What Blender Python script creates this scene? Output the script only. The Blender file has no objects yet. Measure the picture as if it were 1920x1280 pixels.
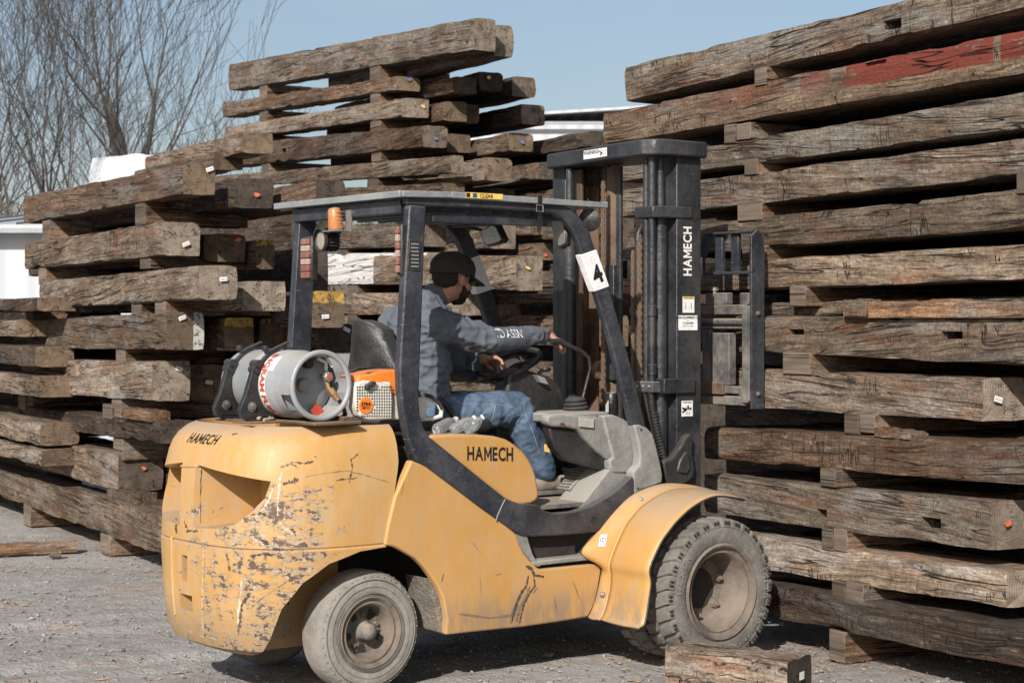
import bpy, bmesh, math, random
import numpy as np
from mathutils import Vector, Matrix, Quaternion, noise
from mathutils.bvhtree import BVHTree
R = math.radians
random.seed(7)
S = bpy.context.scene
COL = S.collection

# ------------------------------------------------------------------ camera, sky, sun
FPX, CXP, HYP, CAMH = 3355.0, 960.0, 605.0, 1.66      # focal length in photo pixels, centre column, horizon row, eye height
cam_d = bpy.data.cameras.new('camera'); cam = bpy.data.objects.new('camera', cam_d); COL.objects.link(cam)
cam.location = (0, 0, CAMH); cam.rotation_euler = (R(90), 0, 0)
cam_d.sensor_width = 36; cam_d.lens = 36*FPX/1920; cam_d.shift_y = -(640-HYP)/1920
cam_d.clip_start = .1; cam_d.clip_end = 2000
cam_d.dof.use_dof = True; cam_d.dof.focus_distance = 8.4; cam_d.dof.aperture_fstop = 7.0
S.camera = cam
SUN_DIR = Vector((.29, .957, 0)).normalized()          # way the light travels over the ground
SUN_EL = R(31)
w = bpy.data.worlds.new('World'); S.world = w; w.use_nodes = True
wn = w.node_tree; bg = wn.nodes['Background']
sky = wn.nodes.new('ShaderNodeTexSky'); sky.sky_type = 'NISHITA'; sky.sun_disc = False
sky.sun_elevation = SUN_EL; sky.sun_rotation = math.atan2(-SUN_DIR.x, -SUN_DIR.y) % (2*math.pi)
sky.air_density = 1.0; sky.dust_density = 2.2; sky.ozone_density = 1.3
hs = wn.nodes.new('ShaderNodeHueSaturation'); hs.inputs['Saturation'].default_value = 1.0
wn.links.new(sky.outputs[0], hs.inputs['Color']); ctc = wn.nodes.new('ShaderNodeTexCoord'); cmp_ = wn.nodes.new('ShaderNodeMapping'); cmp_.inputs['Scale'].default_value = (1.5, 1.5, 5.); wn.links.new(ctc.outputs['Generated'], cmp_.inputs[0])
cno = wn.nodes.new('ShaderNodeTexNoise'); cno.inputs['Scale'].default_value = 1.6; cno.inputs['Detail'].default_value = 5; wn.links.new(cmp_.outputs[0], cno.inputs['Vector'])
crm = wn.nodes.new('ShaderNodeMapRange'); crm.inputs[1].default_value = .42; crm.inputs[2].default_value = .75; crm.inputs[3].default_value = .08; crm.inputs[4].default_value = .45; wn.links.new(cno.outputs[0], crm.inputs[0])
cmx = wn.nodes.new('ShaderNodeMix'); cmx.data_type = 'RGBA'; cmx.inputs[7].default_value = (5.2, 5.7, 6.6, 1); wn.links.new(crm.outputs[0], cmx.inputs[0]); wn.links.new(hs.outputs[0], cmx.inputs[6])   # thin high cloud
wn.links.new(cmx.outputs[2], bg.inputs[0]); bg.inputs[1].default_value = .088
sl = bpy.data.lights.new('sun', 'SUN'); sl.energy = 5.0; sl.angle = R(.5); sl.color = (1, .95, .885)
so = bpy.data.objects.new('sun', sl); COL.objects.link(so)
ld = Vector((SUN_DIR.x*math.cos(SUN_EL), SUN_DIR.y*math.cos(SUN_EL), -math.sin(SUN_EL)))
so.rotation_euler = ld.to_track_quat('-Z', 'Y').to_euler(); so.location = (-3, -8, 9)
S.view_settings.view_transform = 'Standard'; S.view_settings.look = 'None'; S.view_settings.gamma = 1
S.view_settings.exposure = 0.33

# ------------------------------------------------------------------ frames of reference
TH = R(37.7); TE = Vector((math.cos(TH), math.sin(TH), 0)); TM = Vector((-math.sin(TH), math.cos(TH), 0)); TO = Vector((-.573, 7.951, 0))
def T(px, py, ty):                     # photo point seen on the truck's plane ty -> truck coordinates
    r = (px-CXP)/FPX; a = TO+ty*TM
    tx = (r*a.y-a.x)/(TE.x-r*TE.y); Y = a.y+tx*TE.y
    return Vector((tx, ty, CAMH+Y*(HYP-py)/FPX))
def TL(px, py, tx):                    # photo point seen on the truck's plane tx
    r = (px-CXP)/FPX; a = TO+tx*TE
    ty = (r*a.y-a.x)/(TM.x-r*TM.y); Y = a.y+ty*TM.y
    return Vector((tx, ty, CAMH+Y*(HYP-py)/FPX))
SX = Vector((.4985, -.867, 0)).normalized(); SY = Vector((-SX.y, SX.x, 0)); SANG = math.atan2(SX.y, SX.x)
def SP(org, v, px, py):                # photo point on a stack's plane v -> (u, v, z)
    r = (px-CXP)/FPX; a = Vector((org[0], org[1], 0))+v*SY
    u = (r*a.y-a.x)/(SX.x-r*SX.y); Y = a.y+u*SX.y
    return u, v, CAMH+Y*(HYP-py)/FPX
def GP(px, py, z=0):                   # photo point on the ground
    Y = FPX*(CAMH-z)/(py-HYP); return Vector(((px-CXP)/FPX*Y, Y, z))

# ------------------------------------------------------------------ materials
MATS = {}
class NT:
    def __init__(s, name):
        s.m = bpy.data.materials.new(name); s.m.use_nodes = True; s.t = s.m.node_tree; s.b = s.t.nodes['Principled BSDF']; MATS[name] = s.m
        tc = s.t.nodes.new('ShaderNodeTexCoord'); s.obj = tc.outputs['Object']
        oi = s.t.nodes.new('ShaderNodeObjectInfo'); s.rnd = oi.outputs['Random']
    def L(s, v, sock):
        if isinstance(v, bpy.types.NodeSocket): s.t.links.new(v, sock)
        elif v is not None:
            if isinstance(v, (tuple, list)) and len(v) == 3 and len(getattr(sock, 'default_value', (0,)*3)) == 4: v = (*v, 1)
            sock.default_value = v
    def n(s, typ, props=None, **ins):
        nd = s.t.nodes.new(typ)
        for k, v in (props or {}).items(): setattr(nd, k, v)
        for k, v in ins.items(): s.L(v, nd.inputs[k.replace('_', ' ')])
        return nd
    def noise(s, vec, scale, detail=4, rough=.55, dist=0): return s.n('ShaderNodeTexNoise', Vector=vec, Scale=scale, Detail=detail, Roughness=rough, Distortion=dist).outputs[0]
    def math(s, op, a, b=0, clamp=False):
        nd = s.t.nodes.new('ShaderNodeMath'); nd.operation = op; nd.use_clamp = clamp
        s.L(a, nd.inputs[0]); s.L(b, nd.inputs[1]); return nd.outputs[0]
    def vmul(s, vec, xyz):
        nd = s.t.nodes.new('ShaderNodeVectorMath'); nd.operation = 'MULTIPLY'; s.L(vec, nd.inputs[0]); s.L(xyz, nd.inputs[1]); return nd.outputs[0]
    def vadd(s, vec, xyz):
        nd = s.t.nodes.new('ShaderNodeVectorMath'); nd.operation = 'ADD'; s.L(vec, nd.inputs[0]); s.L(xyz, nd.inputs[1]); return nd.outputs[0]
    def ramp(s, v, a, b, lo=0., hi=1.):     # smooth step from a to b
        nd = s.n('ShaderNodeMapRange', {'interpolation_type': 'SMOOTHSTEP'}, Value=v)
        for i, x in zip((1, 2, 3, 4), (a, b, lo, hi)): nd.inputs[i].default_value = x
        return nd.outputs[0]
    def mix(s, f, a, b, mode='MIX'):
        nd = s.t.nodes.new('ShaderNodeMix'); nd.data_type = 'RGBA'; nd.blend_type = mode
        s.L(f, nd.inputs[0]); s.L(a, nd.inputs[6]); s.L(b, nd.inputs[7]); return nd.outputs[2]
    def sep(s, vec): return s.n('ShaderNodeSeparateXYZ', Vector=vec).outputs
    def bump(s, h, dist=.01, strength=1.):
        s.t.links.new(s.n('ShaderNodeBump', Height=h, Distance=dist, Strength=strength).outputs[0], s.b.inputs['Normal'])
    def offs(s):                            # object coordinates shifted by the object's own random number
        k = s.n('ShaderNodeCombineXYZ', X=s.math('MULTIPLY', s.rnd, 37.), Y=s.math('MULTIPLY', s.rnd, 91.), Z=s.math('MULTIPLY', s.rnd, 53.)).outputs[0]
        return s.vadd(s.obj, k)
    def done(s, col, rough=.8, metal=0., spec=None):
        s.L(col, s.b.inputs['Base Color']); s.L(rough, s.b.inputs['Roughness']); s.L(metal, s.b.inputs['Metallic'])
        if spec is not None: s.b.inputs['Specular IOR Level'].default_value = spec
        return s.m

def wood(name, ca, cb, dark=(.035, .025, .018), check=1., paint=None, tan=.35, swap=False):
    s = NT(name)
    if swap: _o = s.sep(s.obj); s.obj = s.n('ShaderNodeCombineXYZ', X=_o[1], Y=_o[0], Z=_o[2]).outputs[0]
    p = s.offs(); x, y, z = s.sep(s.obj)[:3]
    p = s.vadd(p, s.n('ShaderNodeCombineXYZ', X=0., Y=0., Z=s.math('MULTIPLY', x, s.math('MULTIPLY', s.math('SUBTRACT', s.math('FRACT', s.math('MULTIPLY', s.rnd, 5.3)), .5), .16))).outputs[0])
    warp = s.noise(s.vmul(p, (.8, 2.5, 2.5)), 1.3, 2)
    pw = s.vadd(p, s.n('ShaderNodeCombineXYZ', X=0., Y=s.math('MULTIPLY', warp, .05), Z=s.math('MULTIPLY', warp, .09)).outputs[0])
    tone = s.noise(s.vmul(p, (1., 2.6, 2.6)), 1.5, 5, .6)
    streak = s.noise(s.vmul(pw, (1.8, 34., 34.)), 1., 8, .65)
    fine = s.noise(s.vmul(pw, (9., 120., 120.)), 1., 4, .7)
    blot = s.noise(s.vmul(p, (3.5, 7., 7.)), 1.6, 6, .65)
    # splits along the grain
    cn = s.noise(s.vmul(pw, (.55, 12., 12.)), 1., 3, .45)
    crack = s.ramp(s.math('ABSOLUTE', s.math('SUBTRACT', cn, .5)), .0, .013, 1., 0.)
    cn2 = s.noise(s.vmul(pw, (.35, 24., 24.)), 1., 3, .45); crack = s.math('MAXIMUM', crack, s.math('MULTIPLY', s.ramp(s.math('ABSOLUTE', s.math('SUBTRACT', cn2, .47)), .0, .014, 1., 0.), .9))
    cm = s.ramp(s.noise(s.vmul(p, (1.3, 4., 4.)), 1.4, 3), .42, .56)
    crack = s.math('MULTIPLY', crack, cm)
    # axe and saw checks across the grain
    lat = s.noise(s.vmul(p, (9., 1.4, 1.5)), 1., 3, .5)
    chk = s.ramp(s.math('ABSOLUTE', s.math('SUBTRACT', lat, .5)), .0, .013, 1., 0.)
    lon = s.noise(s.vmul(p, (2.6, 14., 22.)), 1., 2, .5)
    chk = s.math('MULTIPLY', chk, s.math('MULTIPLY', s.ramp(s.noise(s.vmul(p, (1., 2.5, 3.5)), 1.3, 4), .50, .60, 0., check), s.ramp(lon, .40, .50)))
    vp = s.vadd(s.vmul(p, (6., 8., 8.)), s.n('ShaderNodeCombineXYZ', X=s.math('MULTIPLY', s.noise(p, 3., 3), .8), Y=0., Z=s.math('MULTIPLY', warp, 1.)).outputs[0])
    vcell = s.n('ShaderNodeTexVoronoi', {'feature': 'F1', 'distance': 'CHEBYCHEV'}, Vector=vp, Scale=1., Randomness=.8)
    cell = s.sep(vcell.outputs['Color'])[0]
    pit = s.ramp(s.noise(s.vmul(p, (9., 16., 16.)), 2., 5, .7), .66, .76)
    c = s.mix(s.ramp(tone, .36, .64), ca, cb)
    c = s.mix(s.ramp(streak, .43, .68, 0., .82), c, tuple(v*.30 for v in cb))
    c = s.mix(s.ramp(s.math('MULTIPLY', blot, 1.), .54, .70, 0., .65), c, dark)
    c = s.mix(s.ramp(s.noise(s.vmul(p, (3., 5., 9.)), 2.2, 5, .7), .60, .76, 0., tan), c, (.33, .20, .105))
    c = s.mix(s.ramp(s.noise(s.vmul(p, (2., 9., 9.)), 3.1, 5, .7), .56, .72, 0., .45), c, (.42, .38, .33))
    lum = sum(ca)/3/.16
    c = s.mix(s.ramp(s.noise(s.vmul(p, (.8, 2.2, 3.5)), 1.7, 5, .62), .50, .64, 0., .62), c, tuple(v*lum for v in (.185, .180, .174)))
    c = s.mix(s.ramp(s.noise(s.vmul(p, (1.1, 3.2, 5.)), 2.1, 6, .68), .53, .66, 0., .72), c, tuple(v*lum for v in (.135, .066, .042)))
    c = s.mix(s.math('MULTIPLY', s.math('SUBTRACT', cell, .3), .34, True), c, (.05, .04, .03))
    c = s.mix(.48, c, s.mix(s.ramp(fine, .3, .7), (.12, .10, .08), (.9, .88, .84)), 'OVERLAY')
    grit = s.noise(p, 55., 6, .8); c = s.mix(.42, c, s.mix(s.ramp(grit, .35, .65), (.14, .12, .10), (.86, .84, .80)), 'OVERLAY')
    nv = s.n('ShaderNodeTexVoronoi', {'feature': 'F1'}, Vector=s.vmul(p, (1., 1., 1.)), Scale=7.5); nail = s.math('MULTIPLY', s.ramp(nv.outputs['Distance'], .075, .045), s.math('GREATER_THAN', s.sep(nv.outputs['Color'])[0], .55))
    c = s.mix(s.math('MULTIPLY', s.ramp(nv.outputs['Distance'], .30, .05), .22), c, (.06, .035, .025))
    if paint:
        zt, col, amt = paint[:3]
        msk = s.math('MULTIPLY', s.ramp(s.math('ADD', z, s.math('MULTIPLY', s.noise(p, 6., 4), .06)), zt, zt+.012), s.ramp(s.noise(s.vmul(p, (1.5, 4., 4.)), 2.6, 7, .72), amt, amt+.06))
        if len(paint) > 3:
            xm = None
            for (xa, xb, am) in paint[3]:
                k_ = s.math('MULTIPLY', s.math('MULTIPLY', s.math('GREATER_THAN', x, xa), s.math('LESS_THAN', x, xb)), am); xm = k_ if xm is None else s.math('MAXIMUM', xm, k_)
            msk = s.math('MULTIPLY', msk, xm)
        c = s.mix(msk, c, s.mix(s.ramp(streak, .45, .75), col, tuple(v*.72 for v in col)))
    hole = s.math('MAXIMUM', crack, s.math('MULTIPLY', chk, .8)); hole = s.math('MAXIMUM', hole, s.math('MAXIMUM', nail, s.math('MULTIPLY', pit, .7)))
    c = s.mix(s.math('MULTIPLY', hole, .86), c, (.022, .016, .012))
    v = s.math('ADD', s.math('MULTIPLY', s.rnd, .60), .72)
    c = s.mix(1., c, s.n('ShaderNodeCombineColor', Red=v, Green=v, Blue=v).outputs[0], 'MULTIPLY')
    h = s.math('SUBTRACT', s.math('ADD', s.math('MULTIPLY', streak, .55), s.math('ADD', s.math('MULTIPLY', blot, .8), s.math('ADD', s.math('MULTIPLY', cell, .25), s.math('ADD', s.math('MULTIPLY', fine, .15), s.math('MULTIPLY', grit, .30))))), s.math('MULTIPLY', hole, 1.3))
    c = s.mix(s.math('MULTIPLY', s.math('FRACT', s.math('MULTIPLY', s.rnd, 11.7)), .30), c, s.mix(1., c, (1.05, .88, .76), 'MULTIPLY'))
    s.bump(h, .020, 1.)
    return s.done(c, .92, 0., .2)

def endgrain(name, ca, cb, paint=None):
    s = NT(name); p = s.offs(); x, y, z = s.sep(s.obj)[:3]
    cy = s.math('SUBTRACT', y, s.math('ADD', .06, s.math('MULTIPLY', s.rnd, .14))); cz = s.math('SUBTRACT', z, s.math('ADD', .05, s.math('MULTIPLY', s.math('FRACT', s.math('MULTIPLY', s.rnd, 7.3)), .16)))
    q = s.n('ShaderNodeCombineXYZ', X=0., Y=cy, Z=cz).outputs[0]
    wob = s.math('MULTIPLY', s.noise(s.vadd(q, (0, 0, 0)), 5., 3), .05)
    d = s.math('ADD', s.n('ShaderNodeVectorMath', {'operation': 'LENGTH'}, Vector=q).outputs['Value'], wob)
    rings = s.math('SINE', s.math('MULTIPLY', d, 420.))
    ang = s.math('ARCTAN2', cz, cy)
    rad = s.n('ShaderNodeCombineXYZ', X=s.math('ADD', s.math('MULTIPLY', ang, 1.1), s.math('MULTIPLY', s.rnd, 40.)), Y=s.math('MULTIPLY', d, 4.), Z=s.math('MULTIPLY', s.rnd, 17.)).outputs[0]
    rn = s.noise(rad, 1.5, 5, .6)
    crack = s.math('MULTIPLY', s.ramp(s.math('ABSOLUTE', s.math('SUBTRACT', rn, .52)), .0, .011, 1., 0.), s.ramp(s.noise(s.vmul(p, (1., 6., 6.)), 1.7, 3), .44, .56))
    blot = s.noise(s.vmul(p, (1, 8., 8.)), 1.4, 6, .7)
    saw = s.noise(s.vmul(p, (5, 8., 90.)), 1., 3)
    c = s.mix(s.ramp(blot, .38, .62), ca, cb)
    c = s.mix(s.math('MULTIPLY', s.ramp(rings, -.2, .9), .28), c, tuple(v*.4 for v in ca))
    c = s.mix(s.ramp(saw, .45, .75, 0., .35), c, tuple(v*.5 for v in cb))
    if paint:
        side, pos, col = paint
        ax = z if side == 'z' else y
        m = s.math('MULTIPLY', s.ramp(s.math('ADD', ax, s.math('MULTIPLY', s.noise(p, 16., 5, .7), .05)), pos, pos+.008), s.ramp(s.noise(p, 22., 5, .7), .40, .47))
        c = s.mix(m, c, col)
    c = s.mix(s.math('MULTIPLY', crack, .9), c, (.012, .009, .007))
    v = s.math('ADD', s.math('MULTIPLY', s.rnd, .6), .7)
    c = s.mix(1., c, s.n('ShaderNodeCombineColor', Red=v, Green=v, Blue=v).outputs[0], 'MULTIPLY')
    s.bump(s.math('SUBTRACT', s.math('ADD', s.math('MULTIPLY', blot, .6), s.math('ADD', s.math('MULTIPLY', saw, .3), s.math('MULTIPLY', rings, .05))), crack), .008, 1.)
    return s.done(c, .9, 0., .2)

def plain(name, col, rough=.5, metal=0., var=.12, dust=.25, dcol=(.30, .26, .21), bump=.0015, bs=30., spec=None, scratch=0., scol=(.5, .5, .5), up=True):
    s = NT(name); p = s.obj
    n1 = s.noise(p, 5., 6, .65); n2 = s.noise(p, 38., 5, .7)
    c = s.mix(s.ramp(n1, .3, .7), tuple(v*(1-var) for v in col), tuple(min(1, v*(1+var)) for v in col))
    if scratch:
        sn = s.noise(s.vmul(p, (4., 4., 26.)), 4., 7, .75); sm = s.ramp(sn, .69-scratch*.1, .72-scratch*.1)
        c = s.mix(s.math('MULTIPLY', sm, .8), c, scol)
    if dust:
        d = s.math('MULTIPLY', s.ramp(s.math('ADD', s.math('MULTIPLY', n1, .6), s.math('MULTIPLY', n2, .4)), .38, .68), dust)
        if up:
            nz = s.sep(s.n('ShaderNodeNewGeometry').outputs['Normal'])[2]
            d = s.math('MAXIMUM', d, s.math('MULTIPLY', s.ramp(nz, .3, .95), min(1, dust*2.2)))
        c = s.mix(d, c, dcol); rr = s.math('ADD', s.math('MULTIPLY', d, .5), rough, True)
    else: rr = rough
    if bump: s.bump(s.noise(p, bs, 5, .65), bump*4, .8)
    return s.done(c, rr, metal, spec)

WD = [wood('timber_greybrown', (.205, .168, .134), (.118, .090, .068)),
      wood('timber_grey', (.225, .196, .165), (.135, .108, .085), check=.5),
      wood('timber_brown', (.158, .112, .082), (.090, .060, .043), check=.8),
      wood('timber_pale', (.285, .235, .185), (.170, .132, .100), tan=.35),
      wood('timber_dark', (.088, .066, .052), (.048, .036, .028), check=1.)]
D0 = (1.618, 8.71); _un = SP(D0, .20, 2160, 600)[0]; _ux = lambda px: SP(D0, .20, px, 600)[0]-_un
W_RED = wood('timber_red_painted', (.195, .148, .110), (.118, .083, .058), paint=(.100, (.15, .038, .027), .40, [(_ux(1585), _ux(1862), 1.), (_ux(1876), _ux(2160), 1.), (_ux(1500), _ux(1553), .5), (_ux(1330), _ux(1470), .25)]))
W_WHITE = wood('timber_white_painted', (.235, .208, .176), (.150, .122, .096), check=.2, paint=(-.2, (.62, .60, .58), .26))
EG = [endgrain('end_grain_brown', (.165, .118, .080), (.105, .075, .052)),
      endgrain('end_grain_grey', (.23, .19, .15), (.14, .11, .085)),
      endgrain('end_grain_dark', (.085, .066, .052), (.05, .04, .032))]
EG_WHITE = endgrain('end_grain_white_edge', (.165, .12, .085), (.12, .09, .065), ('y', .21, (.5, .49, .47)))
EG_YEL = endgrain('end_grain_yellow_top', (.14, .10, .07), (.085, .065, .045), ('z', .185, (.32, .20, .05)))
W_OFF = wood('hewn_offcut', (.34, .29, .24), (.22, .18, .145), check=1.6)
W_BLK = wood('spacer_wood', (.19, .145, .105), (.115, .085, .06), check=.4, tan=.4)
W_SPC = wood('spacer_side_wood', (.20, .138, .095), (.125, .085, .058), check=.1, tan=.3, swap=True)
E_BLK = endgrain('spacer_end', (.165, .13, .10), (.10, .078, .06))
W_NEW = wood('fresh_board', (.25, .155, .095), (.17, .10, .06), check=.1)

def paint_yellow(name, wear, zc=None):
    s = NT(name); p = s.obj
    base = (.43, .234, .066)
    n1 = s.noise(p, 2.6, 5, .6); n2 = s.noise(s.vmul(p, (5., 5., 1.3)), 3.2, 7, .7); n3 = s.noise(p, 60., 4, .7)
    c = s.mix(s.ramp(n1, .3, .7), base, (.46, .265, .10))
    c = s.mix(s.ramp(n2, .46, .72, 0., .50), c, (.36, .27, .18))             # rubbed-in dust
    x, y, z = s.sep(p)[:3]; x = s.math('ADD', x, .8); y = s.math('ADD', y, .6)
    # long thin scratches
    sc = s.noise(s.vmul(p, (22., 22., 3.)), 3., 8, .8); c = s.mix(s.ramp(sc, .66, .69, 0., .45), c, (.16, .12, .09))
    low = s.ramp(z, .28, .45, 1., 0.)                                         # dirt thrown up from the ground
    c = s.mix(s.math('MULTIPLY', low, s.ramp(n2, .35, .6, .15, .75)), c, (.20, .155, .115))
    if wear:
        zone = s.math('MULTIPLY', s.ramp(s.math('ADD', z, s.math('MULTIPLY', s.noise(p, 3., 3), .3)), 1.22, .98, 0., 1.), s.ramp(s.math('ADD', x, s.math('MULTIPLY', s.noise(p, 4., 3), .25)), .10, -.2, 0., 1.))
        wn_ = s.math('ADD', s.math('MULTIPLY', s.noise(s.vmul(p, (3., 3., 8.)), 3., 11, .76), .72), s.math('MULTIPLY', s.noise(s.vmul(p, (13, 13, 3.)), 2.6, 6, .75), .28))
        dx_, dy_ = s.math('ADD', x, .52), s.math('SUBTRACT', y, .12); corner = s.ramp(s.math('SQRT', s.math('ADD', s.math('MULTIPLY', dx_, dx_), s.math('MULTIPLY', dy_, dy_))), .05, .72, 1., 0.)
        zone = s.math('MULTIPLY', zone, s.math('ADD', s.math('MULTIPLY', corner, .52), .48))
        t = s.math('SUBTRACT', .650, s.math('MULTIPLY', zone, .150))
        primer = s.ramp(s.math('SUBTRACT', wn_, t), .0, .012)
        rust = s.math('MULTIPLY', s.ramp(s.math('SUBTRACT', s.math('ADD', wn_, s.math('MULTIPLY', s.math('SUBTRACT', s.noise(s.vmul(p, (9, 9, 16)), 4., 8, .8), .5), .34)), s.math('ADD', t, .030)), .0, .01), s.ramp(zone, .05, .3))
        big = s.math('MULTIPLY', s.ramp(s.math('ADD', s.math('MULTIPLY', s.noise(s.vmul(p, (3., 3., 5.5)), 2.3, 10, .70), .8), s.math('MULTIPLY', zone, .09)), .600, .610), zone)
        primer = s.math('MAXIMUM', primer, big); rust = s.math('MAXIMUM', rust, s.math('MULTIPLY', big, s.ramp(s.noise(p, 17., 6, .7), .51, .56)))
        grime = s.math('MULTIPLY', s.ramp(s.noise(s.vmul(p, (2, 2, 7)), 4., 6, .7), .48, .66, 0., .6), zone)
        c = s.mix(s.ramp(n2, .35, .7, .1, .45), c, (.46, .32, .17)); c = s.mix(grime, c, (.36, .28, .21))
        c = s.mix(s.math('MULTIPLY', primer, .8), c, s.mix(n1, (.30, .22, .14), (.60, .54, .46)))
        c = s.mix(s.math('MULTIPLY', rust, .92), c, (.085, .045, .028))
        s.bump(s.math('SUBTRACT', s.math('MULTIPLY', s.noise(p, 7., 4), .35), s.math('MULTIPLY', s.math('MAXIMUM', primer, rust), .12)), .012, .8)
    else:
        sp = s.math('GREATER_THAN', s.noise(p, 19., 7, .80), .695); c = s.mix(s.math('MULTIPLY', sp, .8), c, (.12, .07, .045))
        s.bump(s.noise(p, 6., 4), .006, .5)
    nz = s.sep(s.n('ShaderNodeNewGeometry').outputs['Normal'])[2]
    c = s.mix(s.math('MULTIPLY', s.ramp(nz, .55, .98), s.ramp(n1, .2, .6, .45, .85)), c, (.36, .27, .19))
    return s.done(c, s.ramp(n2, .3, .7, .38, .6), 0., .35)

Y_CW = paint_yellow('worn_yellow_paint', True); Y_BODY = paint_yellow('yellow_paint', False)
BLK = plain('black_painted_steel', (.022, .026, .036), .38, var=.3, dust=.22, dcol=(.16, .145, .125), scratch=.6, scol=(.26, .25, .24))
MASTM = plain('mast_black_paint', (.020, .023, .028), .38, var=.35, dust=.20, dcol=(.12, .10, .08), scratch=.5, scol=(.22, .20, .18))
RUSTY = plain('rusty_steel', (.085, .055, .038), .7, var=.4, dust=.45, dcol=(.22, .14, .085), scratch=.5, scol=(.12, .11, .10))
DUSTY = plain('dusty_carriage_steel', (.075, .078, .080), .6, var=.4, dust=.60, dcol=(.26, .21, .165), scratch=.8, scol=(.16, .09, .055))
GREYP = plain('grey_plastic', (.175, .18, .175), .55, var=.15, dust=.35, dcol=(.33, .30, .26), scratch=.3, scol=(.08, .08, .08))
BLKP = plain('black_plastic', (.016, .016, .017), .42, var=.3, dust=.14, dcol=(.15, .14, .125))
DARK = plain('underbody_dark', (.016, .014, .012), .85, dust=.4, dcol=(.06, .05, .04))
RUB = plain('dusty_rubber', (.115, .108, .098), .85, var=.2, dust=.6, dcol=(.235, .215, .19), bump=.003, bs=18., up=False)
RUBF = plain('worn_rubber', (.20, .185, .165), .85, var=.15, dust=.6, dcol=(.31, .28, .245), bump=.003, bs=14., up=False)
RIM = plain('mud_dusted_rim', (.125, .10, .08), .85, var=.3, dust=.6, dcol=(.21, .175, .14), bump=.002, up=False)
MUD = plain('dried_mud', (.19, .165, .14), .95, var=.3, dust=.4, bump=.012, bs=45., up=False)
TANK = plain('grey_tank_paint', (.255, .27, .285), .4, var=.06, dust=.22, dcol=(.36, .32, .27), bump=.0006)
ALU = plain('aluminium_trim', (.24, .26, .27), .5, .3, dust=.3, dcol=(.38, .36, .32))
STEEL = plain('bare_steel', (.30, .29, .27), .45, .7, dust=.3, dcol=(.28, .24, .2))
BRASS = plain('brass', (.40, .26, .12), .45, .8, dust=.3)
CHAIN = plain('greasy_chain', (.20, .13, .085), .6, .3, dust=.35, dcol=(.25, .17, .11))
ORG = plain('orange_plastic', (.80, .20, .02), .4, dust=.12)
WPL = plain('offwhite_plastic', (.60, .58, .52), .5, dust=.3)
WHT = plain('white_label', (.72, .72, .72), .5, dust=.12)
YLB = plain('yellow_label', (.75, .50, .10), .5, dust=.2)
TXT = plain('black_lettering', (.012, .012, .013), .5, dust=0, bump=0)
TXW = plain('white_lettering', (.66, .66, .65), .5, dust=.1, bump=0)
TXR = plain('red_lettering', (.42, .05, .025), .5, dust=.1, bump=0)
TXG = plain('grey_print', (.25, .25, .25), .6, dust=0, bump=0)
TXB = plain('blue_print', (.03, .07, .22), .6, dust=0, bump=0)
REDL = plain('red_lens', (.20, .05, .035), .3, dust=.5)
CLRL = plain('pale_lens', (.36, .26, .22), .2, dust=.15)
AMB = plain('amber_lens', (.45, .14, .025), .18, dust=.35)
MIR = plain('dusty_mirror', (.50, .49, .45), .25, .75, dust=.6, dcol=(.40, .38, .34))
BLUE = plain('blue_paint_mark', (.03, .12, .30), .6, dust=.3)
ORM = plain('orange_paint_mark', (.55, .10, .03), .6, dust=.3)
SKIN = plain('skin', (.40, .205, .135), .5, var=.12, dust=0, bump=.0008, bs=160.)
HAIR = plain('dark_hair', (.022, .015, .012), .7, dust=0, bump=.004, bs=220.)
CAP = plain('black_cap_cloth', (.022, .021, .021), .85, dust=.18, dcol=(.07, .065, .06), bump=.0008, bs=300.)
HOOD = plain('grey_hoodie_fleece', (.098, .114, .138), .95, var=.12, dust=.2, dcol=(.14, .16, .185), bump=.0012, bs=260., up=False)
def denim():
    s = NT('blue_denim'); p = s.obj
    n1 = s.noise(p, 6., 5, .6); n2 = s.noise(s.vmul(p, (3., 3., 12.)), 6., 5, .7)
    c = s.mix(s.ramp(n1, .35, .68), (.040, .065, .105), (.115, .165, .235)); c = s.mix(s.ramp(n2, .5, .7, 0., .5), c, (.035, .065, .13))
    c = s.mix(s.ramp(s.noise(p, 420., 2), .5, .7, 0., .35), c, (.20, .27, .36))
    s.bump(s.noise(p, 300., 3), .004, .6); return s.done(c, .95, 0, .1)
DENIM = denim()
LEATH = plain('dusty_leather_boot', (.17, .14, .115), .85, dust=.4)
def glassy(name, col, rough=.08, tr=1.):
    s = NT(name); s.b.inputs['Transmission Weight'].default_value = tr; s.b.inputs['IOR'].default_value = 1.3
    return s.done(col, rough)
CLEAR = glassy('clear_bottle_plastic', (.85, .88, .9), .12, .88)
SMOKE = glassy('tinted_roof_sheet', (.25, .27, .28), .3, .6)
def cloth_white():
    s = NT('white_tarpaulin'); s.bump(s.noise(s.obj, 2.5, 6, .6), .12, 1.)
    return s.done(s.mix(s.ramp(s.noise(s.obj, 3., 4), .4, .7), (.46, .48, .51), (.38, .40, .43)), .6)
TARP = cloth_white()
def roofwhite():
    s = NT('white_sheet_roof'); x = s.sep(s.obj)[0]
    s.bump(s.math('SINE', s.math('MULTIPLY', x, 12.)), .02, 1.); return s.done((.42, .44, .47), .5)
ROOFW = roofwhite()
BARK = plain('bare_bark', (.062, .052, .044), .95, var=.35, dust=.3, dcol=(.14, .115, .095), bump=.01, bs=8., up=False)
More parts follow.
